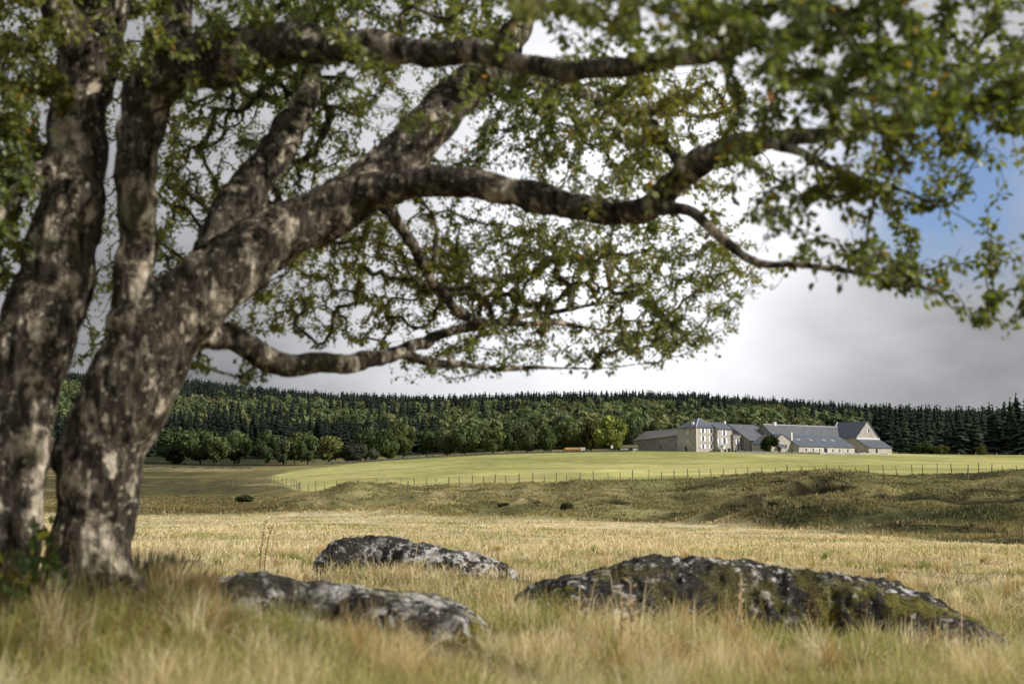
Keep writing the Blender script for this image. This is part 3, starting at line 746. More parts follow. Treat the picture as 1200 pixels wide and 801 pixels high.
def grow_crown():
    A = attractors()
    pos = [p for p, r in LIMBS.values()]; base = np.vstack(pos)
    bdir = np.vstack([np.gradient(p, axis=0) for p in pos]); bdir /= np.linalg.norm(bdir, axis=1, keepdims=True)
    brad = np.concatenate([r for p, r in LIMBS.values()])
    d0 = np.array([np.min(np.linalg.norm(base - a, axis=1)) for a in A])
    A = A[np.argsort(d0)]
    cap = 230000; NP_ = np.zeros((cap, 3)); ND = np.zeros((cap, 3)); par = np.full(cap, -1); nb = len(base)
    NP_[:nb] = base; ND[:nb] = bdir; n = nb; tips = []
    pen = np.zeros(cap); pen[:nb] = np.where(brad > .11, .45, 0.0)
    for a in A:
        dv = a - NP_[:n]; d = np.linalg.norm(dv, axis=1)
        cs = np.einsum('ij,ij->i', dv, ND[:n]) / (d + 1e-6)
        cost = d * (1.25 - .35 * cs) + pen[:n]
        j = int(np.argmin(cost)); dist = d[j]
        if dist < .03: continue
        m = max(2, int(math.ceil(dist / .075)))
        c = NP_[j] + ND[j] * dist * .45 + rng.normal(0, .07, 3) * dist + np.array([0, 0, .10]) * dist
        t = (np.arange(1, m + 1) / m)[:, None]
        pts = (1 - t) ** 2 * NP_[j] + 2 * t * (1 - t) * c + t * t * a
        pts[:-1] += rng.normal(0, .010, (m - 1, 3))
        q = np.vstack([NP_[j], pts]); dr = np.diff(q, axis=0); dr /= np.linalg.norm(dr, axis=1, keepdims=True) + 1e-9
        if n + m >= cap: break
        NP_[n:n + m] = pts; ND[n:n + m] = dr; par[n] = j; par[n + 1:n + m] = np.arange(n, n + m - 1)
        n += m; tips.append(n - 1)
    cnt = np.zeros(n); cnt[tips] = 1
    for i in range(n - 1, nb - 1, -1):
        if par[i] >= nb: cnt[par[i]] += cnt[i]
    rad = .0017 * np.maximum(cnt, 1) ** .47
    # twig mesh: one 4-sided prism per step
    ids = np.arange(nb, n); p1 = NP_[ids]; p0 = NP_[par[ids]]; r1 = rad[ids]; r0 = np.where(par[ids] >= nb, rad[par[ids]], r1 * 1.25)
    T = p1 - p0; T /= np.linalg.norm(T, axis=1, keepdims=True) + 1e-9
    U = np.cross(T, np.array([.2, .35, .91])); U /= np.linalg.norm(U, axis=1, keepdims=True); Wv = np.cross(T, U)
    rings = []
    for pp, rr in ((p0, r0), (p1, r1)):
        for k in range(4):
            an = k * math.pi / 2; rings.append(pp + rr[:, None] * (math.cos(an) * U + math.sin(an) * Wv))
    V = np.stack(rings, 1); b = np.arange(len(ids))[:, None] * 8
    Fq = np.concatenate([b + [k, (k + 1) % 4, 4 + (k + 1) % 4, 4 + k] for k in range(4)])
    o = mesh_np('twigs', V.reshape(-1, 3) - TOFF, [Fq], M['twig'], TREE); o['kind'] = 'stuff'
    # leaves
    bp, bd = [], []
    for tp in tips:
        path = [tp]; k = tp
        for _ in range(7):
            if par[k] < nb: break
            k = par[k]; path.append(k)
        fr = float(sstep(7.6, 9.0, NP_[tp][1])); nl = int(rng.integers(14, 27) * (1 - .14 * fr))
        w = rng.integers(0, len(path), nl)
        ii = np.array(path)[w]
        bp.append(NP_[ii] - ND[ii] * rng.uniform(0, .075, nl)[:, None]); bd.append(ND[ii])
    bp = np.vstack(bp); bd = np.vstack(bd)
    keep = np.ones(len(bp), bool); sd = np.array(TO_SUN)
    for o, r_, q in (((-2.1, 7.4, .75), .22, .15), ((-2.05, 7.4, 1.15), .24, .15), ((-1.95, 7.4, 1.65), .22, .25), ((-1.4, 7.4, 2.35), .24, .3), ((-1.9, 7.3, 2.55), .15, .4), ((-2.6, 7.1, 1.2), .14, .3), ((-1.2, 6.4, .1), .35, .3), ((-2.2, 6.6, .3), .3, .35), ((-1.0, 9.0, .3), .45, .3)):  # leaves culled along sun corridors to light trunk, grass and boulder
        v = bp - np.array(o); tt = v @ sd; dd = np.linalg.norm(v - tt[:, None] * sd, axis=1)
        keep &= ~((dd < r_) & (tt > .9) & (rng.uniform(0, 1, len(bp)) > q))
    bp, bd = bp[keep], bd[keep]; nl = len(bp)
    ax = bd * .5 + rng.normal(0, .75, (nl, 3)) + np.array([0, 0, -.45]); ax /= np.linalg.norm(ax, axis=1, keepdims=True)
    pet = bp + ax * rng.uniform(.008, .03, nl)[:, None]
    nn = rng.normal(0, .6, (nl, 3)) + np.array([0, 0, .75]); nn -= ax * np.einsum('ij,ij->i', nn, ax)[:, None]; nn /= np.linalg.norm(nn, axis=1, keepdims=True) + 1e-9
    sd = np.cross(ax, nn)
    ln = (rng.uniform(.026, .047, nl) * (1 - .30 * sstep(7.6, 9.2, bp[:, 1])))[:, None]; wd = ln * rng.uniform(.34, .46, nl)[:, None]
    fold = rng.uniform(.05, .4, nl)[:, None]
    V = np.stack([pet, pet + ax * ln * .22 + sd * wd * .72 + nn * wd * fold, pet + ax * ln * .55 + sd * wd * .8 + nn * wd * fold, pet + ax * ln - nn * ln * .12,
                  pet + ax * ln * .55 - sd * wd * .8 + nn * wd * fold, pet + ax * ln * .22 - sd * wd * .72 + nn * wd * fold], 1)
    b = np.arange(nl)[:, None] * 6
    Fq = np.concatenate([b + [0, 1, 2, 3], b + [0, 3, 4, 5]])
    s = rng.uniform(0, 1, nl)[:, None]
    c = np.array([.062, .098, .024]) * (1 - s) + np.array([.20, .245, .055]) * s
    yl = np.clip(fbm(bp * .8, 2, 500) * 1.5 - .52 + rng.normal(0, .14, nl) + .35 * sstep(8.2, 9.5, bp[:, 1]) * sstep(-.5, 1.0, bp[:, 0]), 0, 1)[:, None]  # yellower at centre right, standing in for backlit leaves
    c = c * (1 - yl * .75) + np.array([.34, .30, .075]) * yl * .75
    o_ = rng.uniform(0, 1, nl); c[o_ < .012] = [.42, .27, .04]; c[o_ < .004] = [.45, .2, .035]
    o = mesh_np('foliage', V.reshape(-1, 3) - TOFF, [Fq], M['leaf'], TREE, col=np.repeat(c, 6, 0)); o['kind'] = 'stuff'
    print('twigs', len(tips), 'nodes', n - nb, 'leaves', nl)
grow_crown()

# ----------------------------------------------------------------- far trees
def crown_mesh(seed, n, q, lobes=12, tall=1.0):
    """broadleaf crown, unit size (about 1 wide, 1 high from z 0): clumped leaf faces over lobes"""
    g = np.random.default_rng(seed)
    L = g.normal(0, 1, (lobes, 3)); L /= np.linalg.norm(L, axis=1, keepdims=True)
    L[:, 2] = L[:, 2] * .8
    C = L * np.array([.27, .27, .27 * tall]) * g.uniform(.6, 1.12, (lobes, 1)) + [0, 0, .55]
    r = g.uniform(.15, .27, lobes)
    k = g.integers(0, lobes, n); D = g.normal(0, 1, (n, 3)); D[:, 2] += .25; D /= np.linalg.norm(D, axis=1, keepdims=True)
    rr = r[k] * g.uniform(.72, 1.06, n)
    Pn = C[k] + D * rr[:, None]
    Pn[:, 2] = np.maximum(Pn[:, 2], .07 + .05 * g.uniform(size=n))
    nn = D + g.normal(0, .5, (n, 3)); nn /= np.linalg.norm(nn, axis=1, keepdims=True)
    t = np.cross(nn, g.normal(0, 1, (n, 3))); t /= np.linalg.norm(t, axis=1, keepdims=True); b = np.cross(nn, t)
    s = q * g.uniform(.6, 1.5, n)[:, None]
    V = np.stack([Pn - t * s - b * s * .7, Pn + t * s - b * s * .5, Pn + t * s * .8 + b * s, Pn - t * s * .9 + b * s * .8], 1)
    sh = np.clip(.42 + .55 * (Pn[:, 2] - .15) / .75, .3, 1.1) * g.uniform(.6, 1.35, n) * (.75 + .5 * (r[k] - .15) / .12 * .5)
    # inner cores fill the crown, coloured dark for its inner shade
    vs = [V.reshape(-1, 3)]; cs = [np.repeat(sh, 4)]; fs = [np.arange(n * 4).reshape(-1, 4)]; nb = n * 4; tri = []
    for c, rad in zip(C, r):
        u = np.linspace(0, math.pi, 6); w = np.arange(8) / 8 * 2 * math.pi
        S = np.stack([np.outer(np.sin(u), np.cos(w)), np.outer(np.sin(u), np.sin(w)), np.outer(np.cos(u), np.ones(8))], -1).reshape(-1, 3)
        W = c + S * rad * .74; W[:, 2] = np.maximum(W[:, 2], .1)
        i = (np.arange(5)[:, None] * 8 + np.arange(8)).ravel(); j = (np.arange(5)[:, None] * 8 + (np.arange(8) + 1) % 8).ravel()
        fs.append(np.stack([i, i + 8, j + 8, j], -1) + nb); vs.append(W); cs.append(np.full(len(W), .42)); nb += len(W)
    return np.vstack(vs), fs, np.concatenate(cs)

def conifer_mesh(seed, tiers, per, core=True):
    """spruce crown, unit height, z .08..1"""
    g = np.random.default_rng(seed); V = []; C = []; lean = g.normal(0, .01, 2)
    for i in range(tiers):
        t = (i + g.uniform(0, .6)) / tiers; z = .10 + .88 * t; rad = (.19 * (1 - t) ** .78 + .006) * g.uniform(.7, 1.2)
        for k in range(per):
            a = (k + g.uniform(-.4, .4)) / per * 2 * math.pi; rr = rad * g.uniform(.65, 1.25); d = np.array([math.cos(a), math.sin(a), 0]); s = np.array([-d[1], d[0], 0])
            w = rr * g.uniform(.30, .5); dr = rr * g.uniform(.25, .75); o = np.array([lean[0] * t, lean[1] * t, z])
            V += [o + d * rr * .1 + [0, 0, .018], o + d * rr * .6 + s * w - [0, 0, dr * .6], o + d * rr - [0, 0, dr], o + d * rr * .6 - s * w - [0, 0, dr * .6]]
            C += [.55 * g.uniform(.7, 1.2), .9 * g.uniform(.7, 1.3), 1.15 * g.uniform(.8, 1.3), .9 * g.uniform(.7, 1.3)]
    V = np.array(V); C = np.array(C); fs = [np.arange(len(V)).reshape(-1, 4)]
    if core:
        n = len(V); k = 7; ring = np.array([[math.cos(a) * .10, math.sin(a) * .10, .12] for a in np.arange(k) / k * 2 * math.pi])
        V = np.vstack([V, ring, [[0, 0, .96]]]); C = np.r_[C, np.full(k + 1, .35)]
        fs.append(np.array([[n + i, n + (i + 1) % k, n + k] for i in range(k)]))
    return V, fs, C

def trunk_mb(h, r):
    m = MB(); m.tube([(0, 0, -.8), (0, 0, h * .5), (.05, .02, h)], [r * 1.25, r, r * .55], 6); return m

GREENS = [(.082, .108, .042), (.10, .122, .044), (.068, .092, .040), (.13, .142, .046), (.09, .106, .050)]
PROTO_B = [crown_mesh(700 + i, 900, .030, 13 + i, 1.0 + .12 * i) for i in range(5)]
_bm = {}
def broadleaf(px, pyb, Y, wpx, hpx, green, label, group=None, name='broadleaf_tree', var=None, cat='tree', trunk=True):
    """one tree standing Y metres off; width/height measured in photo px"""
    W = 1.16 * wpx / F * Y; H = 1.12 * hpx / F * Y
    x = (px - 600) / F * Y; z = float(ground_z(x, Y, False)) if pyb is None else float(pz(pyb, Y))
    z = min(z, float(ground_z(x, Y, False)) + .3)
    key = (green, var if var is not None else random.randrange(5))
    root = empty(name, (x, Y, z), random.uniform(0, 6.28))
    if key not in _bm:
        V, fs, c = PROTO_B[key[1]]
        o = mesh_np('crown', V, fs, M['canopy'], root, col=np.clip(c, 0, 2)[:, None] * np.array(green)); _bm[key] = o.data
    else:
        o = bpy.data.objects.new('crown', _bm[key]); COL.objects.link(o); o.parent = root
    o.scale = (W * 1.05, W * 1.05, H * 1.10); o.location.z = -.14 * H
    if trunk:
        if 'tr' not in _bm: t = trunk_mb(4.0, .24).build('trunk', M['trunk'], root); _bm['tr'] = t.data
        else: t = bpy.data.objects.new('trunk', _bm['tr']); COL.objects.link(t); t.parent = root
        t.scale = (1, 1, H * .11)
    tag(root, label, cat, group); return root

G = GREENS
front = [  # px, base py, Y, width, height, colour, label
    (205, 541, 505, 44, 38, G[2], 'broad dark bushy tree emerging from behind the big birch stem'),
    (236, 542, 497, 46, 42, G[0], 'wide domed dark green tree, second right of the birch stem'),
    (256, 544, 490, 30, 31, G[1], 'lower rounded tree in the middle of the leftmost dark clump'),
    (276, 545, 494, 42, 40, G[0], 'round dark tree at the right edge of the leftmost clump'),
    (314, 545, 488, 32, 40, G[2], 'dark tree just right of the gap showing bare pale trunks'),
    (333, 544, 490, 22, 30, G[4], 'narrow dull green tree between two dark ones left of the field'),
    (346, 543, 500, 26, 38, G[1], 'mid green tree standing over the left corner of the field'),
    (361, 543, 490, 26, 36, G[0], 'dark upright tree at the left corner of the field edge'),
    (386, 541, 480, 32, 33, G[3], 'neat rounded lighter green tree at the left end of the field edge'),
    (413, 539, 478, 30, 22, (.058, .06, .042), 'low greyish bushy tree on the field edge'),
    (438, 536, 472, 13, 14, (.09, .095, .06), 'smallest pale grey-green bush on the field edge'),
    (430, 538, 520, 30, 36, G[2], 'dark tree behind the low greyish bushy tree'),
    (455, 535, 490, 30, 36, G[0], 'dense dark tree right of the smallest pale bush'),
    (473, 533, 495, 34, 42, G[1], 'tall spreading tree with a ragged top above the field centre left'),
    (500, 532, 500, 26, 32, G[2], 'dark rounded tree following the ragged-topped one'),
    (521, 531, 495, 26, 30, G[4], 'dull green tree left of the two equal round crowns'),
    (545, 530, 490, 34, 34, G[0], 'left one of two similar broad round crowns on the field edge'),
    (577, 530, 490, 30, 30, G[1], 'right one of two similar broad round crowns on the field edge'),
    (600, 529, 505, 22, 30, G[2], 'slim dark tree squeezed between round crowns above mid field'),
    (618, 529, 490, 30, 33, G[4], 'dull grey-green round tree above mid field'),
    (642, 528, 490, 26, 30, G[0], 'dark green round tree left of the log pile'),
    (667, 527, 494, 32, 37, G[1], 'tall green tree rising directly behind the log pile'),
    (692, 527, 500, 22, 36, (.085, .080, .028), 'brownish tree between the log pile and the bright yellow-green tree'),
    (717, 526, 488, 36, 40, (.20, .23, .06), 'bright yellow-green tree left of the long barn'),
    (740, 526, 515, 26, 36, G[2], 'dark tree behind the left gable of the long barn'),
    (1054, 531, 520, 18, 20, (.12, .125, .035), 'yellowish round bush right of the big barn'),
    (1080, 534, 500, 22, 16, (.05, .065, .022), 'low dark bush under the conifers near the big barn'),
    (1103, 533, 498, 18, 12, (.085, .095, .03), 'low lighter bush at the foot of the right-hand conifers'),
    (1148, 534, 496, 13, 12, (.09, .09, .03), 'small yellowish bush further right at the foot of the conifers'),
]
for f in front: broadleaf(*f)
broadleaf(900.5, 528, 466, 21, 20, (.026, .04, .013), 'dark round-headed tree in front of the farm buildings', name='round_tree', var=1)
# small scattered shrubs on the heath
for px, py, Y, w, h, g_, lab in [
    (921, 565, 140, 34, 9, (.062, .07, .03), 'low spreading dark shrub at the fence on the right'),
    (289, 586, 150, 22, 12, (.062, .07, .03), 'dark shrub in the hollow left of the field corner'),
    (663, 604, 96, 12, 16, (.062, .07, .03), 'small upright dark shrub below the bank in the middle'),
    (905, 596, 84, 14, 10, (.062, .07, .03), 'dark shrub low on the right-hand bank'),
    (590, 601, 104, 14, 8, (.062, .07, .03), 'low shrub in the dark hollow of the bank'),
    (992, 588, 92, 12, 7, (.062, .07, .03), 'small rounded shrub under the eroded lip right of centre')]:
    x = (px - 600) / F * Y; r = broadleaf(px, None, Y, w * 1.25, h * .85, g_, lab, name='heath_shrub', cat='shrub', trunk=False); r.location.z = float(ground_z(x, Y)) - .12

PROTO_C = [conifer_mesh(800 + i, 17, 9) for i in range(5)]
_cm = {}
def conifer(x, Y, H, label, group, dark=(.017, .025, .016), bare=0.0, wid=1.0, z=None):
    root = empty('conifer', (x, Y, float(ground_z(x, Y, False)) if z is None else z), random.uniform(0, 6.28))
    key = (dark, random.randrange(5))
    if key not in _cm:
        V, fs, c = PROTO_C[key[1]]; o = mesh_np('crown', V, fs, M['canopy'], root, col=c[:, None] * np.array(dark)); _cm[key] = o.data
    else:
        o = bpy.data.objects.new('crown', _cm[key]); COL.objects.link(o); o.parent = root
    o.location.z = H * bare; o.scale = (H * wid, H * wid, H * (1 - bare))
    tk = 'tp' if bare else 'td'
    if tk not in _cm: t = trunk_mb(10, .2).build('trunk', M['trunkp' if bare else 'trunk'], root); _cm[tk] = t.data
    else: t = bpy.data.objects.new('trunk', _cm[tk]); COL.objects.link(t); t.parent = root
    t.scale = (1, 1, H * .8 / 10)
    tag(root, label, 'tree', group); return root

# stand at the right end of the field
for i in range(36):
    px = 1052 + i * 6.2 + random.uniform(-3, 3); row = i % 3; Y = (505, 522, 540)[row] + random.uniform(-5, 5)
    top = np.interp(px, [1040, 1080, 1110, 1150, 1175, 1200, 1300], [496, 488, 483, 474, 468, 458, 455]) + random.uniform(-7, 7) + (3 if row == 0 else 0)
    x = (px - 600) / F * Y; zb = float(ground_z(x, Y, False)); H = float(pz(top, Y)) - zb
    conifer(x, Y, H, 'tall dark conifer in the stand at the right end of the field', 'conifers at the right end of the field', wid=1.4, dark=random.choice([(.030, .042, .030), (.037, .049, .032)]))  # colours lifted slightly to paint in haze
# stand above the left-hand clump, bare lower trunks
for i in range(64):
    px = 62 + i * 6.3 + random.uniform(-3, 3); Y = random.uniform(592, 640)
    top = np.interp(px, [60, 180, 300, 380, 470], [480, 475, 480, 487, 500]) + random.uniform(-5, 5)
    x = (px - 600) / F * Y; zb = float(ground_z(x, Y, False)); H = max(9., float(pz(top, Y)) - zb)
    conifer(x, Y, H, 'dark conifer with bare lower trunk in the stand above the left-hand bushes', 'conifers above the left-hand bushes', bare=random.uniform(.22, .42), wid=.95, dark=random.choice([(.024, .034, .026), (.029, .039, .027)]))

# the far-off wood: one mass of broadleaves, one of conifers
def forest(name, pts, protos, hgt, wid, cols, jit=.2):
    Vs, Q, T3, Cs, nb = [], [], [], [], 0
    zz = ground_z(pts[:, 0], pts[:, 1], False)
    for i, (x, y) in enumerate(pts):
        V, fs, c = protos[i % len(protos)]
        H = hgt * rng.uniform(1 - jit, 1 + jit); W = H * wid * rng.uniform(.85, 1.2); a = rng.uniform(0, 6.28); ca, sa = math.cos(a), math.sin(a)
        v = V * [W, W, H]; v = np.stack([v[:, 0] * ca - v[:, 1] * sa + x, v[:, 0] * sa + v[:, 1] * ca + y, v[:, 2] + zz[i] - .3], -1)
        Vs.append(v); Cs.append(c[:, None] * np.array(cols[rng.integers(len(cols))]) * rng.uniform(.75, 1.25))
        for f in fs: (Q if f.shape[1] == 4 else T3).append(f + nb)
        nb += len(V)
    fl = [np.vstack(Q)] + ([np.vstack(T3)] if T3 else [])
    o = mesh_np(name, np.vstack(Vs), fl, M['canopy'], col=np.vstack(Cs)); tag(o, kind='stuff'); return o

def jgrid(px0, px1, Y0, Y1, sp):
    out = []; Y = Y0
    while Y < Y1:
        x = (px0 - 600) / F * Y
        while x < (px1 - 600) / F * Y:
            out.append((x + random.uniform(-.4, .4) * sp, Y + random.uniform(-.4, .4) * sp)); x += sp
        Y += sp
    return np.array(out)
LOWB = [crown_mesh(900 + i, 260, .052, 10, 1.1) for i in range(6)]
LOWC = [conifer_mesh(950 + i, 11, 7) for i in range(6)]
a = jgrid(-160, 1260, 535, 1180, 9.4); pa = pxy(a[:, 0], a[:, 1])
conlow = np.interp(pa, [-200, 60, 470, 560, 960, 1060, 1300], [1, 1, 1, 0, 0, 1, 1])
lim = np.interp(pa, [-200, 460, 560, 1000, 1300], [1060, 1050, 1030, 960, 860]) + (n2(a[:, 0], a[:, 1], 60, 2, 600) - .5) * 120
isb = np.where(conlow > .5, (a[:, 1] > 655) & (a[:, 1] < lim), a[:, 1] < lim)
isb &= ~((pa > 1030) & (a[:, 1] < 720))
far = isb & ((n2(a[:, 0], a[:, 1], 30, 2, 610) < .68))
forest('broadleaf_wood', a[far], LOWB, 12.0, .92, [(.080, .106, .048), (.098, .122, .052), (.115, .132, .056), (.070, .094, .046), (.130, .136, .058)])  # far greens lifted and bluish: haze put into the colour
c = a[~far & (a[:, 1] > 560)]
c2 = jgrid(-200, 1300, 1180, 1260, 6.0); l2 = np.interp(pxy(c2[:, 0], c2[:, 1]), [-200, 460, 560, 1000, 1300], [1060, 1050, 1030, 960, 860])
lowc = (c[:, 1] < 700) & (pxy(c[:, 0], c[:, 1]) < 1000)
forest('conifer_stand', c[lowc], LOWC, 12.5, 1.5, [(.028, .038, .028), (.034, .043, .029)], .25)
c = np.vstack([c[~lowc], c2])
forest('conifer_wood', c, LOWC, 18.0, 1.45, [(.035, .046, .036), (.042, .052, .037), (.031, .042, .034)], .14)  # bluish lift in these colours stands in for haze

# ----------------------------------------------------------------- farm
TH = R(35)
def house_root(name, px, py, Y, label, cat='building', th=TH):
    p = P(px, py, Y); r = empty(name, p, th); tag(r, label, cat); return r

def walls_gable(L, W, he, hr, ridge='x', down=2.0):
    """rect 0..L x 0..W, gable ends; ridge along x (or y)"""
    m = MB()
    if ridge == 'x':
        m.add([(0,0,-down),(L,0,-down),(L,W,-down),(0,W,-down),(0,0,he),(L,0,he),(L,W,he),(0,W,he),(0,W/2,hr),(L,W/2,hr)],
              [(0,1,5,4),(1,2,6,9,5),(2,3,7,6),(3,0,4,8,7)])
    else:
        m.add([(0,0,-down),(L,0,-down),(L,W,-down),(0,W,-down),(0,0,he),(L,0,he),(L,W,he),(0,W,he),(L/2,0,hr),(L/2,W,hr)],
              [(0,1,5,8,4),(1,2,6,5),(2,3,7,9,6),(3,0,4,7)])
    return m

def roof_gable(L, W, he, hr, ridge='x', ov=.3, t=.18):
    m = MB(); k = (hr - he)
    if ridge == 'x':
        s = k / (W / 2); d = ov * s
        m.slab([(-ov,-ov,he-d),(L+ov,-ov,he-d),(L+ov,W/2,hr),(-ov,W/2,hr)], t)
        m.slab([(L+ov,W+ov,he-d),(-ov,W+ov,he-d),(-ov,W/2,hr),(L+ov,W/2,hr)], t)
    else:
        s = k / (L / 2); d = ov * s
        m.slab([(-ov,W+ov,he-d),(-ov,-ov,he-d),(L/2,-ov,hr),(L/2,W+ov,hr)], t)
        m.slab([(L+ov,-ov,he-d),(L+ov,W+ov,he-d),(L/2,W+ov,hr),(L/2,-ov,hr)], t)
    return m

def win_front(root, x, z, w=.8, h=1.5, sh=.62, y=0, name='window', shutters=True, mat='pane', shm='shutter'):
    """window on the y=0 wall; shutters folded back either side"""
    m = MB(); m.box(x - w / 2, x + w / 2, y - .04, y + .05, z, z + h); o = m.build(name, M[mat], root)
    f = MB(); f.box(x - w/2 - .07, x + w/2 + .07, y - .07, y + .02, z - .14, z - .02); f.build('sill', M['trimw'], o)
    if shutters:
        for s in (-1, 1):
            if shutters == 'left' and s > 0: continue
            b = MB(); b.box(x + s * (w / 2 + sh / 2) - sh / 2, x + s * (w / 2 + sh / 2) + sh / 2, y - .11, y - .045, z - .03, z + h + .03); b.build('shutter', M[shm], o)
    return o

def win_side(root, yy, z, w=.8, h=1.4, x=0, mat='pane', name='window'):
    m = MB(); m.box(x - .05, x + .05, yy - w / 2, yy + w / 2, z, z + h); return m.build(name, M[mat], root)

# A: main farmhouse with hipped roof
r = house_root('farmhouse', 816.3, 528.0, 474, 'three-storey stone farmhouse with hipped slate roof and rows of white shutters')
L_, W_, he, hr = 9.4, 9.6, 7.8, 10.9
m = MB(); m.box(0, L_, 0, W_, -2, he); m.build('wall', M['stone_lit'], r)
m = MB(); o = .35; ra, rb = (L_/2, 4.0, hr), (L_/2, W_ - 3.6, hr)
m.tri_slab([(-o,-o,he-.1),(L_+o,-o,he-.1),ra], .15); m.slab([(L_+o,-o,he-.1),(L_+o,W_+o,he-.1),rb,ra], .15)
m.tri_slab([(L_+o,W_+o,he-.1),(-o,W_+o,he-.1),rb], .15); m.slab([(-o,W_+o,he-.1),(-o,-o,he-.1),ra,rb], .15)
rf = m.build('roof', M['slate'], r)
m = MB(); m.tube([(-o,-o,he+.1),(L_/2,4.0,hr+.2)], [.13,.13], 6); m.tube([(L_+o,-o,he+.1),(L_/2,4.0,hr+.2)], [.1,.1], 6); m.build('hip_flashing', M['flash'], rf)
m = MB(); m.box(.9, 1.6, 2.6, 3.4, he, he + 2.0); m.build('chimney', M['trimw'], rf)
for cx in (.31, .70):
    for z, h in ((.9, 1.35), (3.3, 1.7), (6.0, 1.45)): win_front(r, cx * L_, z, .85, h, .72)
m = MB(); m.box(-.10, .0, 4.6, 5.6, -.3, 1.6); m.build('door', M['door'], r)
win_side(r, 4.2, 2.8, .5, 1.0, mat='shutter'); win_side(r, 4.2, 5.6, .6, .9, mat='shutter')
m = MB(); m.box(-.02, .35, -.06, .0, -2, he - .15); m.build('quoin', M['trimw'], r)
# B: wing
r = house_root('farmhouse_wing', 841.0, 528, 477.4, 'two-storey stone wing with slate roof attached right of the hipped farmhouse')
L_, W_, he, hr = 6.7, 8.0, 7.3, 9.7
walls_gable(L_, W_, he, hr).build('wall', M['stone_lit'], r); rf = roof_gable(L_, W_, he, hr, ov=.25).build('roof', M['slate'], r)
m = MB(); m.box(L_ - .5, L_ + .2, W_ / 2 - 1.0, W_ / 2 + .0, hr - 1.6, hr + .55); m.build('chimney', M['trimw'], rf)
win_front(r, 3.0, 5.2, .8, 1.7, .7); win_front(r, 3.1, 2.5, 1.1, 1.8, .8); win_front(r, .75, 2.6, .35, 1.6, .6, shutters='left')
m = MB(); m.box(3.0, 3.9, -.06, .05, -.5, 1.5); m.build('door', M['dark'], r); m = MB(); m.box(4.6, 5.9, -.06, .05, -.5, 1.0); m.build('door', M['dark'], r)
# C: link
r = house_root('link_building', 859.5, 528, 480.6, 'low stone link building with pale blue shutters between wing and barn')
L_, W_, he = 3.9, 5.5, 5.3
m = MB(); m.box(0, L_, 0, W_, -2, he); m.build('wall', M['stone'], r)
m = MB(); m.slab([(-.1,-.2,he),(L_+.1,-.2,he),(L_+.1,W_,he+1.0),(-.1,W_,he+1.0)], .14); m.build('roof', M['slate2'], r)
win_front(r, 2.0, 2.4, .8, 1.4, .6); win_front(r, 2.3, .1, .7, 1.2, .55)
# D: barn with steep slate roof
r = house_root('stone_barn', 879.0, 528, 480.0, 'stone barn with steep grey slate roof behind the round-headed tree')
L_, W_, he, hr = 12.4, 21.0, 3.4, 9.3
walls_gable(L_, W_, he, hr).build('wall', M['stone'], r); roof_gable(L_, W_, he, hr, ov=.25).build('roof', M['slate2'], r)
m = MB(); m.box(4.4, 6.2, -.06, .05, -.5, 2.3); m.build('door', M['dark'], r)
# F: long rear barn
pr = P(894.3, 496.8, 490.); zb = float(pz(529, 480))
w = np.array([math.cos(TH), math.sin(TH)]); nrm2 = np.array([-math.sin(TH), math.cos(TH)])
W_ = 10.4; o0 = pr[:2] - nrm2 * W_ / 2; L_ = 37.5
r = empty('long_barn', (o0[0], o0[1], zb), TH); tag(r, 'longest barn at the back of the farm, grey slate roof with one chimney', 'building')
hr = pr[2] - zb - .2; he = hr - 4.3
walls_gable(L_, W_, he, hr).build('wall', M['stone'], r); rf = roof_gable(L_, W_, he, hr, ov=.25).build('roof', M['slate2'], r)
m = MB(); m.box(4.9, 6.0, W_/2 - .5, W_/2 + .5, hr - .6, hr + 1.1); m.build('chimney', M['trimw'], rf)
m = MB(); m.tube([(0, W_/2, hr + .2), (L_, W_/2, hr + .2)], [.12, .12], 5); m.build('ridge_tiles', M['flash'], rf)
# G: gabled cross barn, H its lean-to
apex = P(1016.2, 493.0, 502.6); zb = float(pz(533, 500)); hw = 5.7; Lg = 14.0
o0 = apex[:2] - w * hw
r = empty('gabled_barn', (o0[0], o0[1], zb), TH); tag(r, 'tall barn with pointed stone gable facing the field, right end of the farm', 'building')
hr = apex[2] - zb - .2; he = hr - 5.6
walls_gable(2 * hw, Lg, he, hr, 'y').build('wall', M['stone_lit'], r)
rf = roof_gable(2 * hw, Lg, he, hr, 'y', ov=.25).build('roof', M['slate'], r)
m = MB(); m.tube([(-.2, Lg * .80, he + .1), (hw, Lg - .2, hr + .15)], [.28, .28], 5); m.build('valley_flashing', M['flash'], rf)
win_front(r, hw + .55, he + 1.7, .75, 1.3, .5, shutters='left')
D_ = 5.4
m = MB(); m.box(0, 2 * hw + .6, -.10, 0, 5.55, 6.1); m.build('flashing', M['flash'], r)
le = empty('lean_to', (o0[0] - nrm2[0] * D_, o0[1] - nrm2[1] * D_, zb), TH); tag(le, 'lean-to with slate roof and pale wall below the pointed gable', 'building')
Lh = 2 * hw + .6
m = MB(); m.add([(0,0,-2),(Lh,0,-2),(Lh,D_-.01,-2),(0,D_-.01,-2),(0,0,2.4),(Lh,0,2.4),(Lh,D_-.01,5.2),(0,D_-.01,5.2)], [(0,1,5,4),(1,2,6,5),(3,0,4,7)]); m.build('wall', M['stone_lit'], le)
m = MB(); m.slab([(-.3,-.35,2.35),(Lh+.3,-.35,2.35),(Lh+.3,D_-.12,5.35),(-.3,D_-.12,5.35)], .16); m.build('roof', M['slate'], le)
m = MB(); m.box(3.6, 4.5, -.06, .04, -.3, 2.1); m.build('door', M['dark'], le); m = MB(); m.box(1.2, 2.4, -.06, .04, .2, 2.0); m.build('door', M['render'], le)
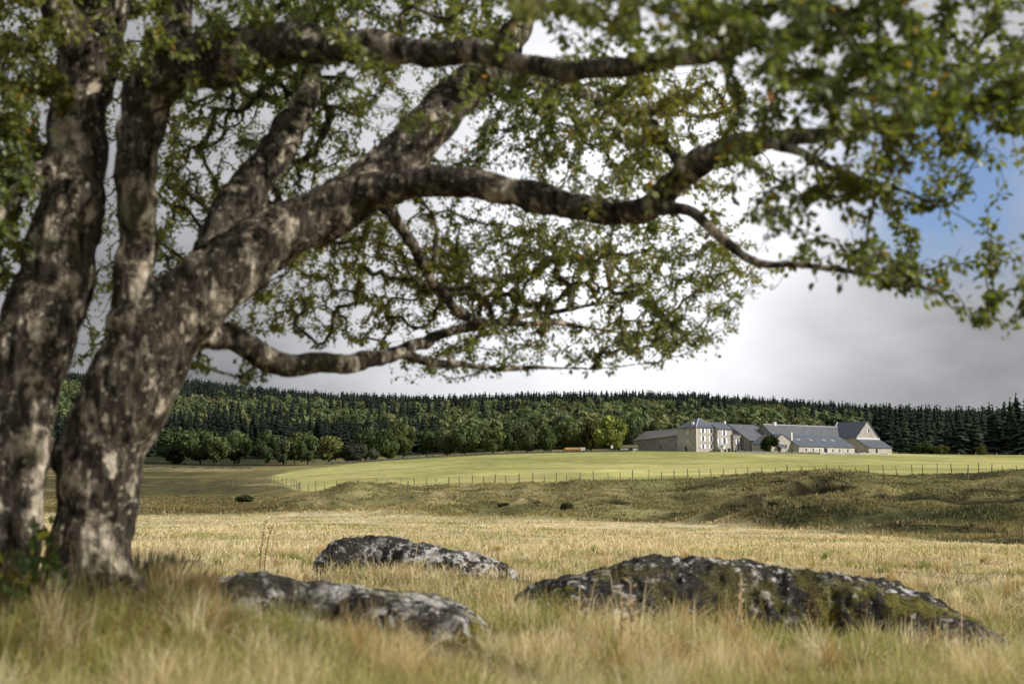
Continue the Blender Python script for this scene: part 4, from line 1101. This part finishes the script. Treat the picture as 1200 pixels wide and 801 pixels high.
# I: low front barn with skylights
r = house_root('low_barn', 936.5, 531.4, 471.5, 'low whitewashed barn with long blue slate roof and four skylights')
L_, W_, he, hr = 27.0, 14.5, 2.5, 6.4
walls_gable(L_, W_, he, hr).build('wall', M['render'], r); rf = roof_gable(L_, W_, he, hr, ov=.3).build('roof', M['slate'], r)
sl = (hr - he) / (W_ / 2)
for x in (3.4, 9.3, 15.6, 20.0):
    m = MB(); y0, y1 = 3.6, 4.7; m.slab([(x,y0,he+y0*sl),(x+1.3,y0,he+y0*sl),(x+1.3,y1,he+y1*sl),(x,y1,he+y1*sl)], .25); m.build('skylight', M['sky_pane'], rf)
for x, wd in ((3.2, .5), (6.6, .4), (9.6, .4), (16.0, .5), (19.4, .4), (23.3, .5)):
    m = MB(); m.box(x, x + wd, -.06, .05, .9, 1.8); m.build('window', M['dark'], r)
m = MB(); m.box(12.0, 13.5, -.07, .05, -.5, 2.1); m.build('door', M['dark'], r)
# J: little gabled house with pale chimney
r = house_root('cottage', 904.0, 530, 468.5, 'small gabled stone cottage with tall pale chimney in the middle of the farm')
L_, W_, he, hr = 10.6, 9.0, 3.0, 6.1
walls_gable(L_, W_, he, hr, 'y').build('wall', M['stone_lit'], r); rf = roof_gable(L_, W_, he, hr, 'y').build('roof', M['slate2'], r)
m = MB(); m.box(L_ - .9, L_ - .25, .3, .95, he - .5, 6.9); m.build('chimney', M['trimw'], rf)
win_front(r, 6.9, 1.5, .7, 1.2, .5, shutters=False)
m = MB(); m.slab([(2.4,-1.6,1.5),(5.6,-1.6,1.5),(5.6,-.02,2.7),(2.4,-.02,2.7)], .14); pf = m.build('porch_roof', M['slate'], r)
for x in (2.6, 5.4): m = MB(); m.box(x - .08, x + .08, -1.5, -1.34, -1, 1.5); m.build('porch_post', M['wood'], r)
m = MB(); m.box(3.2, 4.4, -.06, .05, -.3, 1.9); m.build('door', M['dark'], r)
# K: long left barn (runs back to the left)
r = house_root('brown_barn', 795.0, 528, 483.5, 'long brown-roofed stone barn running back from the left of the farmhouse')
L_ = 7.4; W_ = 23.5
m = MB(); m.add([(0,0,-2),(L_*1.6,0,-2),(L_*1.6,W_,-2),(0,W_,-2),(0,0,5.2),(L_*1.6,0,5.2),(L_*1.6,W_,4.1),(0,W_,4.1),(L_*.8,0,8.0),(L_*.8,W_,7.4)], [(0,1,5,8,4),(1,2,6,5),(2,3,7,9,6),(3,0,4,7)]); m.build('wall', M['stone'], r)
m = MB(); m.slab([(-.3,W_+.3,3.95),(-.3,-.1,5.1),(L_*.8,-.1,8.0),(L_*.8,W_+.3,7.4)], .18); m.slab([(L_*1.6+.3,-.1,5.1),(L_*1.6+.3,W_+.3,3.95),(L_*.8,W_+.3,7.4),(L_*.8,-.1,8.0)], .18); m.build('roof', M['slate3'], r)
win_side(r, 9.0, 1.2, .6, .8, mat='dark')
# small shed left of the barn
r = house_root('shed', 727.0, 529, 487, 'small open-fronted shed with mossy roof left of the brown-roofed barn', th=R(12))
walls_gable(6.2, 4.0, 1.5, 2.2).build('wall', M['stone_lit'], r); roof_gable(6.2, 4.0, 1.5, 2.2, ov=.3).build('roof', mat_plain('mossy_roof', (.13, .115, .06), .9, .5, 1.5), r)
m = MB(); m.box(3.0, 4.4, -.05, .05, -.5, 1.2); m.build('door', M['dark'], r)
# white car end-on by the wing
def small_car(px, py, Y):
    r = empty('parked_car', P(px, py, Y), R(70)); tag(r, 'white vehicle parked end-on against the farmhouse wing', 'car')
    m = MB(); prof = [(-1.9,.25),(-1.9,.8),(-1.0,.95),(-.5,1.45),(1.2,1.5),(1.85,.95),(1.9,.25)]
    v = [(x, -.82, z) for x, z in prof] + [(x, .82, z) for x, z in prof]; n = len(prof)
    m.add(v, [tuple(range(n)), tuple(range(2*n-1, n-1, -1))] + [(i, i + n, (i + 1) % n + n, (i + 1) % n) for i in range(n)]); m.build('body', M['white'], r)
    m = MB(); m.slab([(-.98,.7,1.0),(-.98,-.7,1.0),(-.53,-.66,1.42),(-.53,.66,1.42)], .02); m.slab([(1.8,-.7,1.02),(1.8,.7,1.02),(1.25,.66,1.46),(1.25,-.66,1.46)], .02); m.build('window', M['pane'], r)
    for x in (-1.2, 1.2):
        for y in (-.78, .78): m = MB(); m.tube([(x, y - .1, .3), (x, y + .1, .3)], [.3, .3], 12); m.build('wheel', M['tyre'], r)
small_car(846.2, 527.2, 476.0)

# log pile with pale end stack at the field edge
p = P(661.5, 529.3, 478); r = empty('log_pile', p, R(4)); tag(r, 'long pile of orange-brown logs at the far field edge', 'log pile')
k = 0
for j in range(4):
    for i in range(3):
        m = MB(); y = i * .5 + (j % 2) * .2; z = .2 + j * .36; e = 5.6 + random.uniform(-.4, .4)
        m.tube([(random.uniform(0, .3), y, z), (e, y, z)], [.2, .18], 7); m.build('log', M['log'], r)
p = P(683, 529.3, 477); r = empty('crate_stack', p, R(8)); tag(r, 'pale crate stood at the right end of the log pile', 'crate')
m = MB(); m.box(-.75, .75, -.5, .5, .1, 1.6); m.build('body', M['trimw'], r); m = MB()
for z in (.1, .75, 1.45): m.box(-.8, .8, -.56, -.51, z, z + .14)
m.build('slat', M['wood'], r)
p = P(717.2, 527.5, 478); r = empty('sign_post', p, 0); tag(r, 'small white board on a post in front of the yellow-green tree', 'sign')
m = MB(); m.box(-.05, .05, -.05, .05, -.6, 1.5); m.build('post', M['wood'], r); m = MB(); m.box(-.35, .35, -.1, -.06, .7, 1.7); m.build('board', M['white'], r)

# dry stone walls
M['rubble'] = mat_stone('mossy_rubble', (.045, .045, .03), (.10, .095, .075), (.19, .18, .15))
def stone_wall(pts, h, label, mat='rubble'):
    """pts: [(px,Y)] wall following the ground, heaped irregular coping"""
    q = []
    for (pa, Ya), (pb, Yb) in zip(pts[:-1], pts[1:]):
        xa, xb = (pa - 600) / F * Ya, (pb - 600) / F * Yb; n = max(2, int(math.hypot(xb - xa, Yb - Ya) / .9))
        for i in range(n): q.append((xa + (xb - xa) * i / n, Ya + (Yb - Ya) * i / n))
    q = np.array(q); z = ground_z(q[:, 0], q[:, 1]); m = MB(); n = len(q); vs = []
    for i in range(n):
        hh = h * random.uniform(.7, 1.2); x, y = q[i]
        vs += [(x, y - .45, z[i] - .6), (x, y - .28, z[i] + hh), (x, y + .28, z[i] + hh), (x, y + .45, z[i] - .6)]
    m.add(vs, [(4*i + a, 4*i + 4 + a, 4*i + 5 + a, 4*i + 1 + a) for i in range(n - 1) for a in range(3)] + [(0, 1, 2, 3), tuple(4 * (n - 1) + a for a in (3, 2, 1, 0))])
    c = Vector((*q.mean(0), z.mean())); m.v = [tuple(Vector(v) - c) for v in m.v]
    o = m.build('stone_wall', M[mat], None); o.location = c; tag(o, label, 'wall')
stone_wall([(380, 470), (455, 472), (540, 474), (640, 474), (740, 474)], .7, 'low grey stone wall along the tree row at the top of the field')
stone_wall([(862, 462), (910, 460), (960, 456), (1010, 462), (1045, 470)], .55, 'low rubble wall in front of the farm buildings', 'stone_lit')
stone_wall([(170, 432), (235, 436), (300, 440)], .45, 'low grey stone wall below the leftmost dark clump of trees')

# fences
def fence(pts, sp, hpost, label, group=None, mats=('wood',), lean=.06, wires=(.45, .85)):
    q = []
    carry = 0
    for (pa, Ya), (pb, Yb) in zip(pts[:-1], pts[1:]):
        xa, xb = (pa - 600) / F * Ya, (pb - 600) / F * Yb; L = math.hypot(xb - xa, Yb - Ya); s = carry
        while s < L: q.append((xa + (xb - xa) * s / L, Ya + (Yb - Ya) * s / L)); s += sp * random.uniform(.75, 1.25)
        carry = s - L
    q = np.array(q); z = ground_z(q[:, 0], q[:, 1]); c = np.array([q[0, 0], q[0, 1], z[0]])
    r = empty('wire_fence', c); tag(r, label, 'fence', group); tops = []
    for (x, y), zz in zip(q, z):
        h = hpost * random.uniform(.8, 1.15); lx, ly = random.gauss(0, lean) * h, random.gauss(0, lean) * h; rr = random.uniform(.04, .065)
        m = MB(); m.tube([(0, 0, -.4), (lx * .5, ly * .5, h * .5), (lx, ly, h)], [rr, rr * .97, rr * .9], 7); o = m.build('post', M[random.choice(mats)], r)
        o.location = (x - c[0], y - c[1], zz - c[2]); tops.append((x - c[0] + lx * .8, y - c[1], zz - c[2]))
    m = MB()
    for f in wires:
        m.tube([(a[0], a[1] - .07, a[2] + hpost * f) for a in tops], [.006] * len(tops), 4)
    m.build('wire', M['wire'], r)
fence([(352, 176), (372, 174), (520, 167), (640, 163), (800, 160), (950, 158), (1100, 160), (1200, 158), (1290, 158)], 1.5, 1.1, 'long post and wire fence along the near edge of the green field', mats=('wood', 'postd', 'wood'))
fence([(1050, 452), (1120, 446), (1200, 440), (1260, 438)], 6.5, 1.5, 'fence of pale posts between field and right-hand conifers', mats=('wood', 'trimw'))
fence([(268, 262), (310, 240), (345, 210), (356, 180)], 4.5, 1.2, 'short fence line up the left-hand side of the green field')
fence([(500, 466), (560, 467), (640, 468), (715, 468)], 5.0, 1.3, 'sparse pale posts along the tree row at the top of the field')
# stray fence posts leaning out at the right
for px, Y, lab in [(1132, 150, 'taller stray fence post right of the farm'), (478/1 + 0, 128, 'lone pale post on the bank below the field')]:
    x = (px - 600) / F * Y; m = MB(); m.tube([(0, 0, -.3), (.03, 0, .8), (.06, .02, 1.5)], [.07, .07, .06], 7); o = m.build('fence_post', M['wood'], None); o.location = (x, Y, float(ground_z(x, Y))); tag(o, lab, 'post')

# ----------------------------------------------------------------- plants in the foreground
def stalk_plant(px, Y, hs, label, pale=False, spread=.05, heads=True):
    x = (px - 600) / F * Y; z = float(ground_z(x, Y)); r = empty('dry_stalk_plant', (x, Y, z)); tag(r, label, 'dead plant')
    for h in hs:
        a = random.uniform(0, 6.28); bx, by = math.cos(a) * spread, math.sin(a) * spread; lx, ly = random.gauss(0, .06) * h, random.gauss(0, .05) * h
        m = MB(); pts = [(bx + lx * t * t, by + ly * t * t, -.03 + h * t) for t in (0, .25, .5, .75, 1)]
        m.tube(pts, [.010, .009, .008, .006, .004], 5)
        if heads:
            for k in range(14):
                t = random.uniform(.35, 1.0); c = np.array([bx + lx * t * t, by + ly * t * t, h * t]); a = random.uniform(0, 6.28); d = np.array([math.cos(a), math.sin(a), .6]) * random.uniform(.015, .05)
                m.tube([c, c + d * .6, c + d], [.003, .008, .002], 5)
        m.build('stem', M['stalkp' if pale else 'stalk'], r)
stalk_plant(310, 19.5, (.78, .62), 'pair of tall brown dead stalks standing in the meadow left of centre')
stalk_plant(323, 20.5, (.92,), 'tallest single pale stalk beside the brown pair of stalks', True)
stalk_plant(857, 11.0, (.55, .42), 'pale dry stalks in front of the longest boulder', True)
stalk_plant(945, 10.9, (.5, .55, .4), 'clump of brown dead stalks before the dark right half of the longest boulder')
stalk_plant(1004, 11.0, (.5,), 'single bent brown stalk low against the right end of the longest boulder')
stalk_plant(742, 8.6, (.5, .42, .36), 'sparse grey thistle stalks in the foreground below the longest boulder', True, .08)

def rush(px, Y, label, n, h, colr, name='rush_clump', sp=.14):
    x0 = (px - 600) / F * Y; z = float(ground_z(x0, Y)); a = rng.uniform(0, 6.28, n); rr = rng.uniform(0, sp, n); b = np.stack([np.cos(a) * rr, np.sin(a) * rr, 0 * a - .02], -1)
    d = np.stack([np.cos(a) * .35 + rng.normal(.1, .12, n), np.sin(a) * .35, np.ones(n)], -1); d /= np.linalg.norm(d, axis=1, keepdims=True); H = (h * rng.uniform(.55, 1.1, n))[:, None]
    s = np.stack([-np.sin(a + .7), np.cos(a + .7), 0 * a], -1) * .007
    V = np.stack([b - s, b + s, b + d * H * .6 + s * .8, b + d * H * .6 - s * .8, b + d * H + [.0, 0, -.01]], 1)
    k = np.arange(n)[:, None] * 5
    o = mesh_np(name, V.reshape(-1, 3), [k + [0, 1, 2, 3], k + [3, 2, 4]], M['grass'], col=np.repeat(np.array(colr) * rng.uniform(.6, 1.4, (n, 1)), 5, 0))
    o.location = (x0, Y, z); tag(o, label, 'plant'); return o
rush(176, 8.9, 'dark spiky rush clump right of the birch foot', 750, .46, (.045, .046, .02))
rush(215, 8.4, 'pale dry grass tussock in front of the birch foot', 500, .30, (.42, .33, .18), 'grass_tussock', .16)

def leafy_shoot(px, py, Y, n, h, label):
    x = (px - 600) / F * Y; z = float(ground_z(x, Y)); r = empty('leafy_shoot', (x, Y, z)); tag(r, label, 'plant')
    m = MB(); tips = []
    for i in range(6):
        a = i * 1.05; t = (math.cos(a) * .12, math.sin(a) * .10, h * random.uniform(.6, 1)); m.tube([(0, 0, -.05), (t[0] * .4, t[1] * .4, t[2] * .55), t], [.006, .005, .003], 5); tips.append(np.array(t))
    m.build('stem', M['stalk'], r)
    T = np.array(tips)[rng.integers(0, 6, n)] * rng.uniform(.25, 1.0, (n, 1)) + rng.normal(0, .05, (n, 3)); ax = rng.normal(0, 1, (n, 3)) + [0, -.2, 0]; ax /= np.linalg.norm(ax, axis=1, keepdims=True)
    nn = np.cross(ax, rng.normal(0, 1, (n, 3))); nn /= np.linalg.norm(nn, axis=1, keepdims=True); sd = np.cross(ax, nn); l = rng.uniform(.05, .09, n)[:, None]
    V = np.stack([T, T + ax * l * .5 + sd * l * .3, T + ax * l, T + ax * l * .5 - sd * l * .3], 1)
    cc = np.where(rng.uniform(0, 1, (n, 1)) < .12, [[.4, .4, .05]], [[.07, .12, .018]]) * rng.uniform(.6, 1.4, (n, 1))
    mesh_np('leaves', V.reshape(-1, 3), [np.arange(n * 4).reshape(-1, 4)], M['plant'], r, col=np.repeat(cc, 4, 0))
leafy_shoot(48, 640, 6.9, 90, .42, 'green sapling with yellowing leaves between the feet of the birch stems')
leafy_shoot(14, 650, 6.7, 50, .30, 'smaller leafy shoot at the left picture edge before the birch')

# ----------------------------------------------------------------- sky, sun, camera
el = math.asin(TO_SUN.z); az = math.atan2(TO_SUN.x, TO_SUN.y)
W = bpy.data.worlds.new('World'); SC.world = W; W.use_nodes = True; t = W.node_tree; t.nodes.clear()
out = t.nodes.new('ShaderNodeOutputWorld'); bg = t.nodes.new('ShaderNodeBackground'); bg.inputs[1].default_value = .11
sky = t.nodes.new('ShaderNodeTexSky'); sky.sky_type = 'NISHITA'; sky.sun_disc = False; sky.sun_elevation = el; sky.sun_rotation = az
tc = t.nodes.new('ShaderNodeTexCoord')
def vmath(op, a, b=None):
    n = t.nodes.new('ShaderNodeVectorMath'); n.operation = op
    t.links.new(a, n.inputs[0])
    if b is not None:
        if isinstance(b, bpy.types.NodeSocket): t.links.new(b, n.inputs[1])
        else: n.inputs[1].default_value = b
    return n
def fmath(op, a, b=None, c=None):
    n = t.nodes.new('ShaderNodeMath'); n.operation = op
    for i, v in enumerate((a, b, c)):
        if v is None: continue
        if isinstance(v, bpy.types.NodeSocket): t.links.new(v, n.inputs[i])
        else: n.inputs[i].default_value = v
    return n.outputs[0]
d = vmath('NORMALIZE', tc.outputs['Generated']).outputs[0]
sep = t.nodes.new('ShaderNodeSeparateXYZ'); t.links.new(d, sep.inputs[0])
hz = fmath('ADD', fmath('MAXIMUM', sep.outputs[2], 0.0), .42)
comb = t.nodes.new('ShaderNodeCombineXYZ'); t.links.new(fmath('DIVIDE', sep.outputs[0], hz), comb.inputs[0]); t.links.new(fmath('DIVIDE', sep.outputs[1], hz), comb.inputs[1])
cl = noise(t, comb.outputs[0], 2.0, 7, .58); cl2 = noise(t, comb.outputs[0], 3.6, 6, .52)
def lobe(px, py, k):   # soft lobe of bright / clear sky around one direction
    v = Vector(P(px, py, 100.) - np.array([0, 0, ZC])).normalized()
    dt = vmath('DOT_PRODUCT', d, tuple(v)).outputs['Value']
    return fmath('POWER', fmath('MAXIMUM', dt, 0.0), k)
glow = lobe(745, 262, 75)
val = fmath('ADD', fmath('MULTIPLY_ADD', glow, 8.2, fmath('SUBTRACT', 4.5, fmath('MULTIPLY', fmath('ADD', lobe(1130, 440, 130), lobe(120, 430, 130)), 2.1))), fmath('MULTIPLY', fmath('SUBTRACT', cl2, .5), 5.6))
val = fmath('MAXIMUM', val, 1.9)
cc = t.nodes.new('ShaderNodeVectorMath'); cc.operation = 'SCALE'; cc.inputs[0].default_value = (.985, .995, 1.035); t.links.new(val, cc.inputs['Scale'])
blue = vmath('MULTIPLY', sky.outputs[0], (.72, .92, 1.3)).outputs[0]
clear = fmath('ADD', fmath('MULTIPLY', lobe(1095, 190, 330), .50), fmath('SUBTRACT', cl, .48))
cf = ramp(t, clear, [(.14, (0, 0, 0)), (.40, (.85, .85, .85))])
t.links.new(mixc(t, cf, cc.outputs[0], blue), bg.inputs[0]); t.links.new(bg.outputs[0], out.inputs[0])

sl = bpy.data.lights.new('Sun', 'SUN'); sl.energy = 5.0; sl.angle = R(.6); sl.color = (1, .95, .87)
so = bpy.data.objects.new('Sun', sl); COL.objects.link(so); so.rotation_euler = TO_SUN.to_track_quat('Z', 'Y').to_euler(); so.location = (30, -20, 40)

cam = bpy.data.cameras.new('Camera'); co = bpy.data.objects.new('Camera', cam); COL.objects.link(co)
co.location = (0, 0, ZC); co.rotation_euler = (math.pi / 2 + PITCH, 0, 0)
cam.lens = 50.0; cam.sensor_width = 36.0; cam.clip_end = 9000; cam.clip_start = .05
cam.dof.use_dof = True; cam.dof.focus_distance = 90.0; cam.dof.aperture_fstop = 2.5; cam.dof.aperture_blades = 9
SC.camera = co
SC.view_settings.view_transform = 'Standard'; SC.view_settings.look = 'None'; SC.view_settings.exposure = 0
SC.render.engine = 'CYCLES'; SC.cycles.use_denoising = True
SC.cycles.max_bounces = 7; SC.cycles.diffuse_bounces = 3; SC.cycles.glossy_bounces = 2; SC.cycles.transmission_bounces = 4
SC.cycles.sample_clamp_indirect = 6
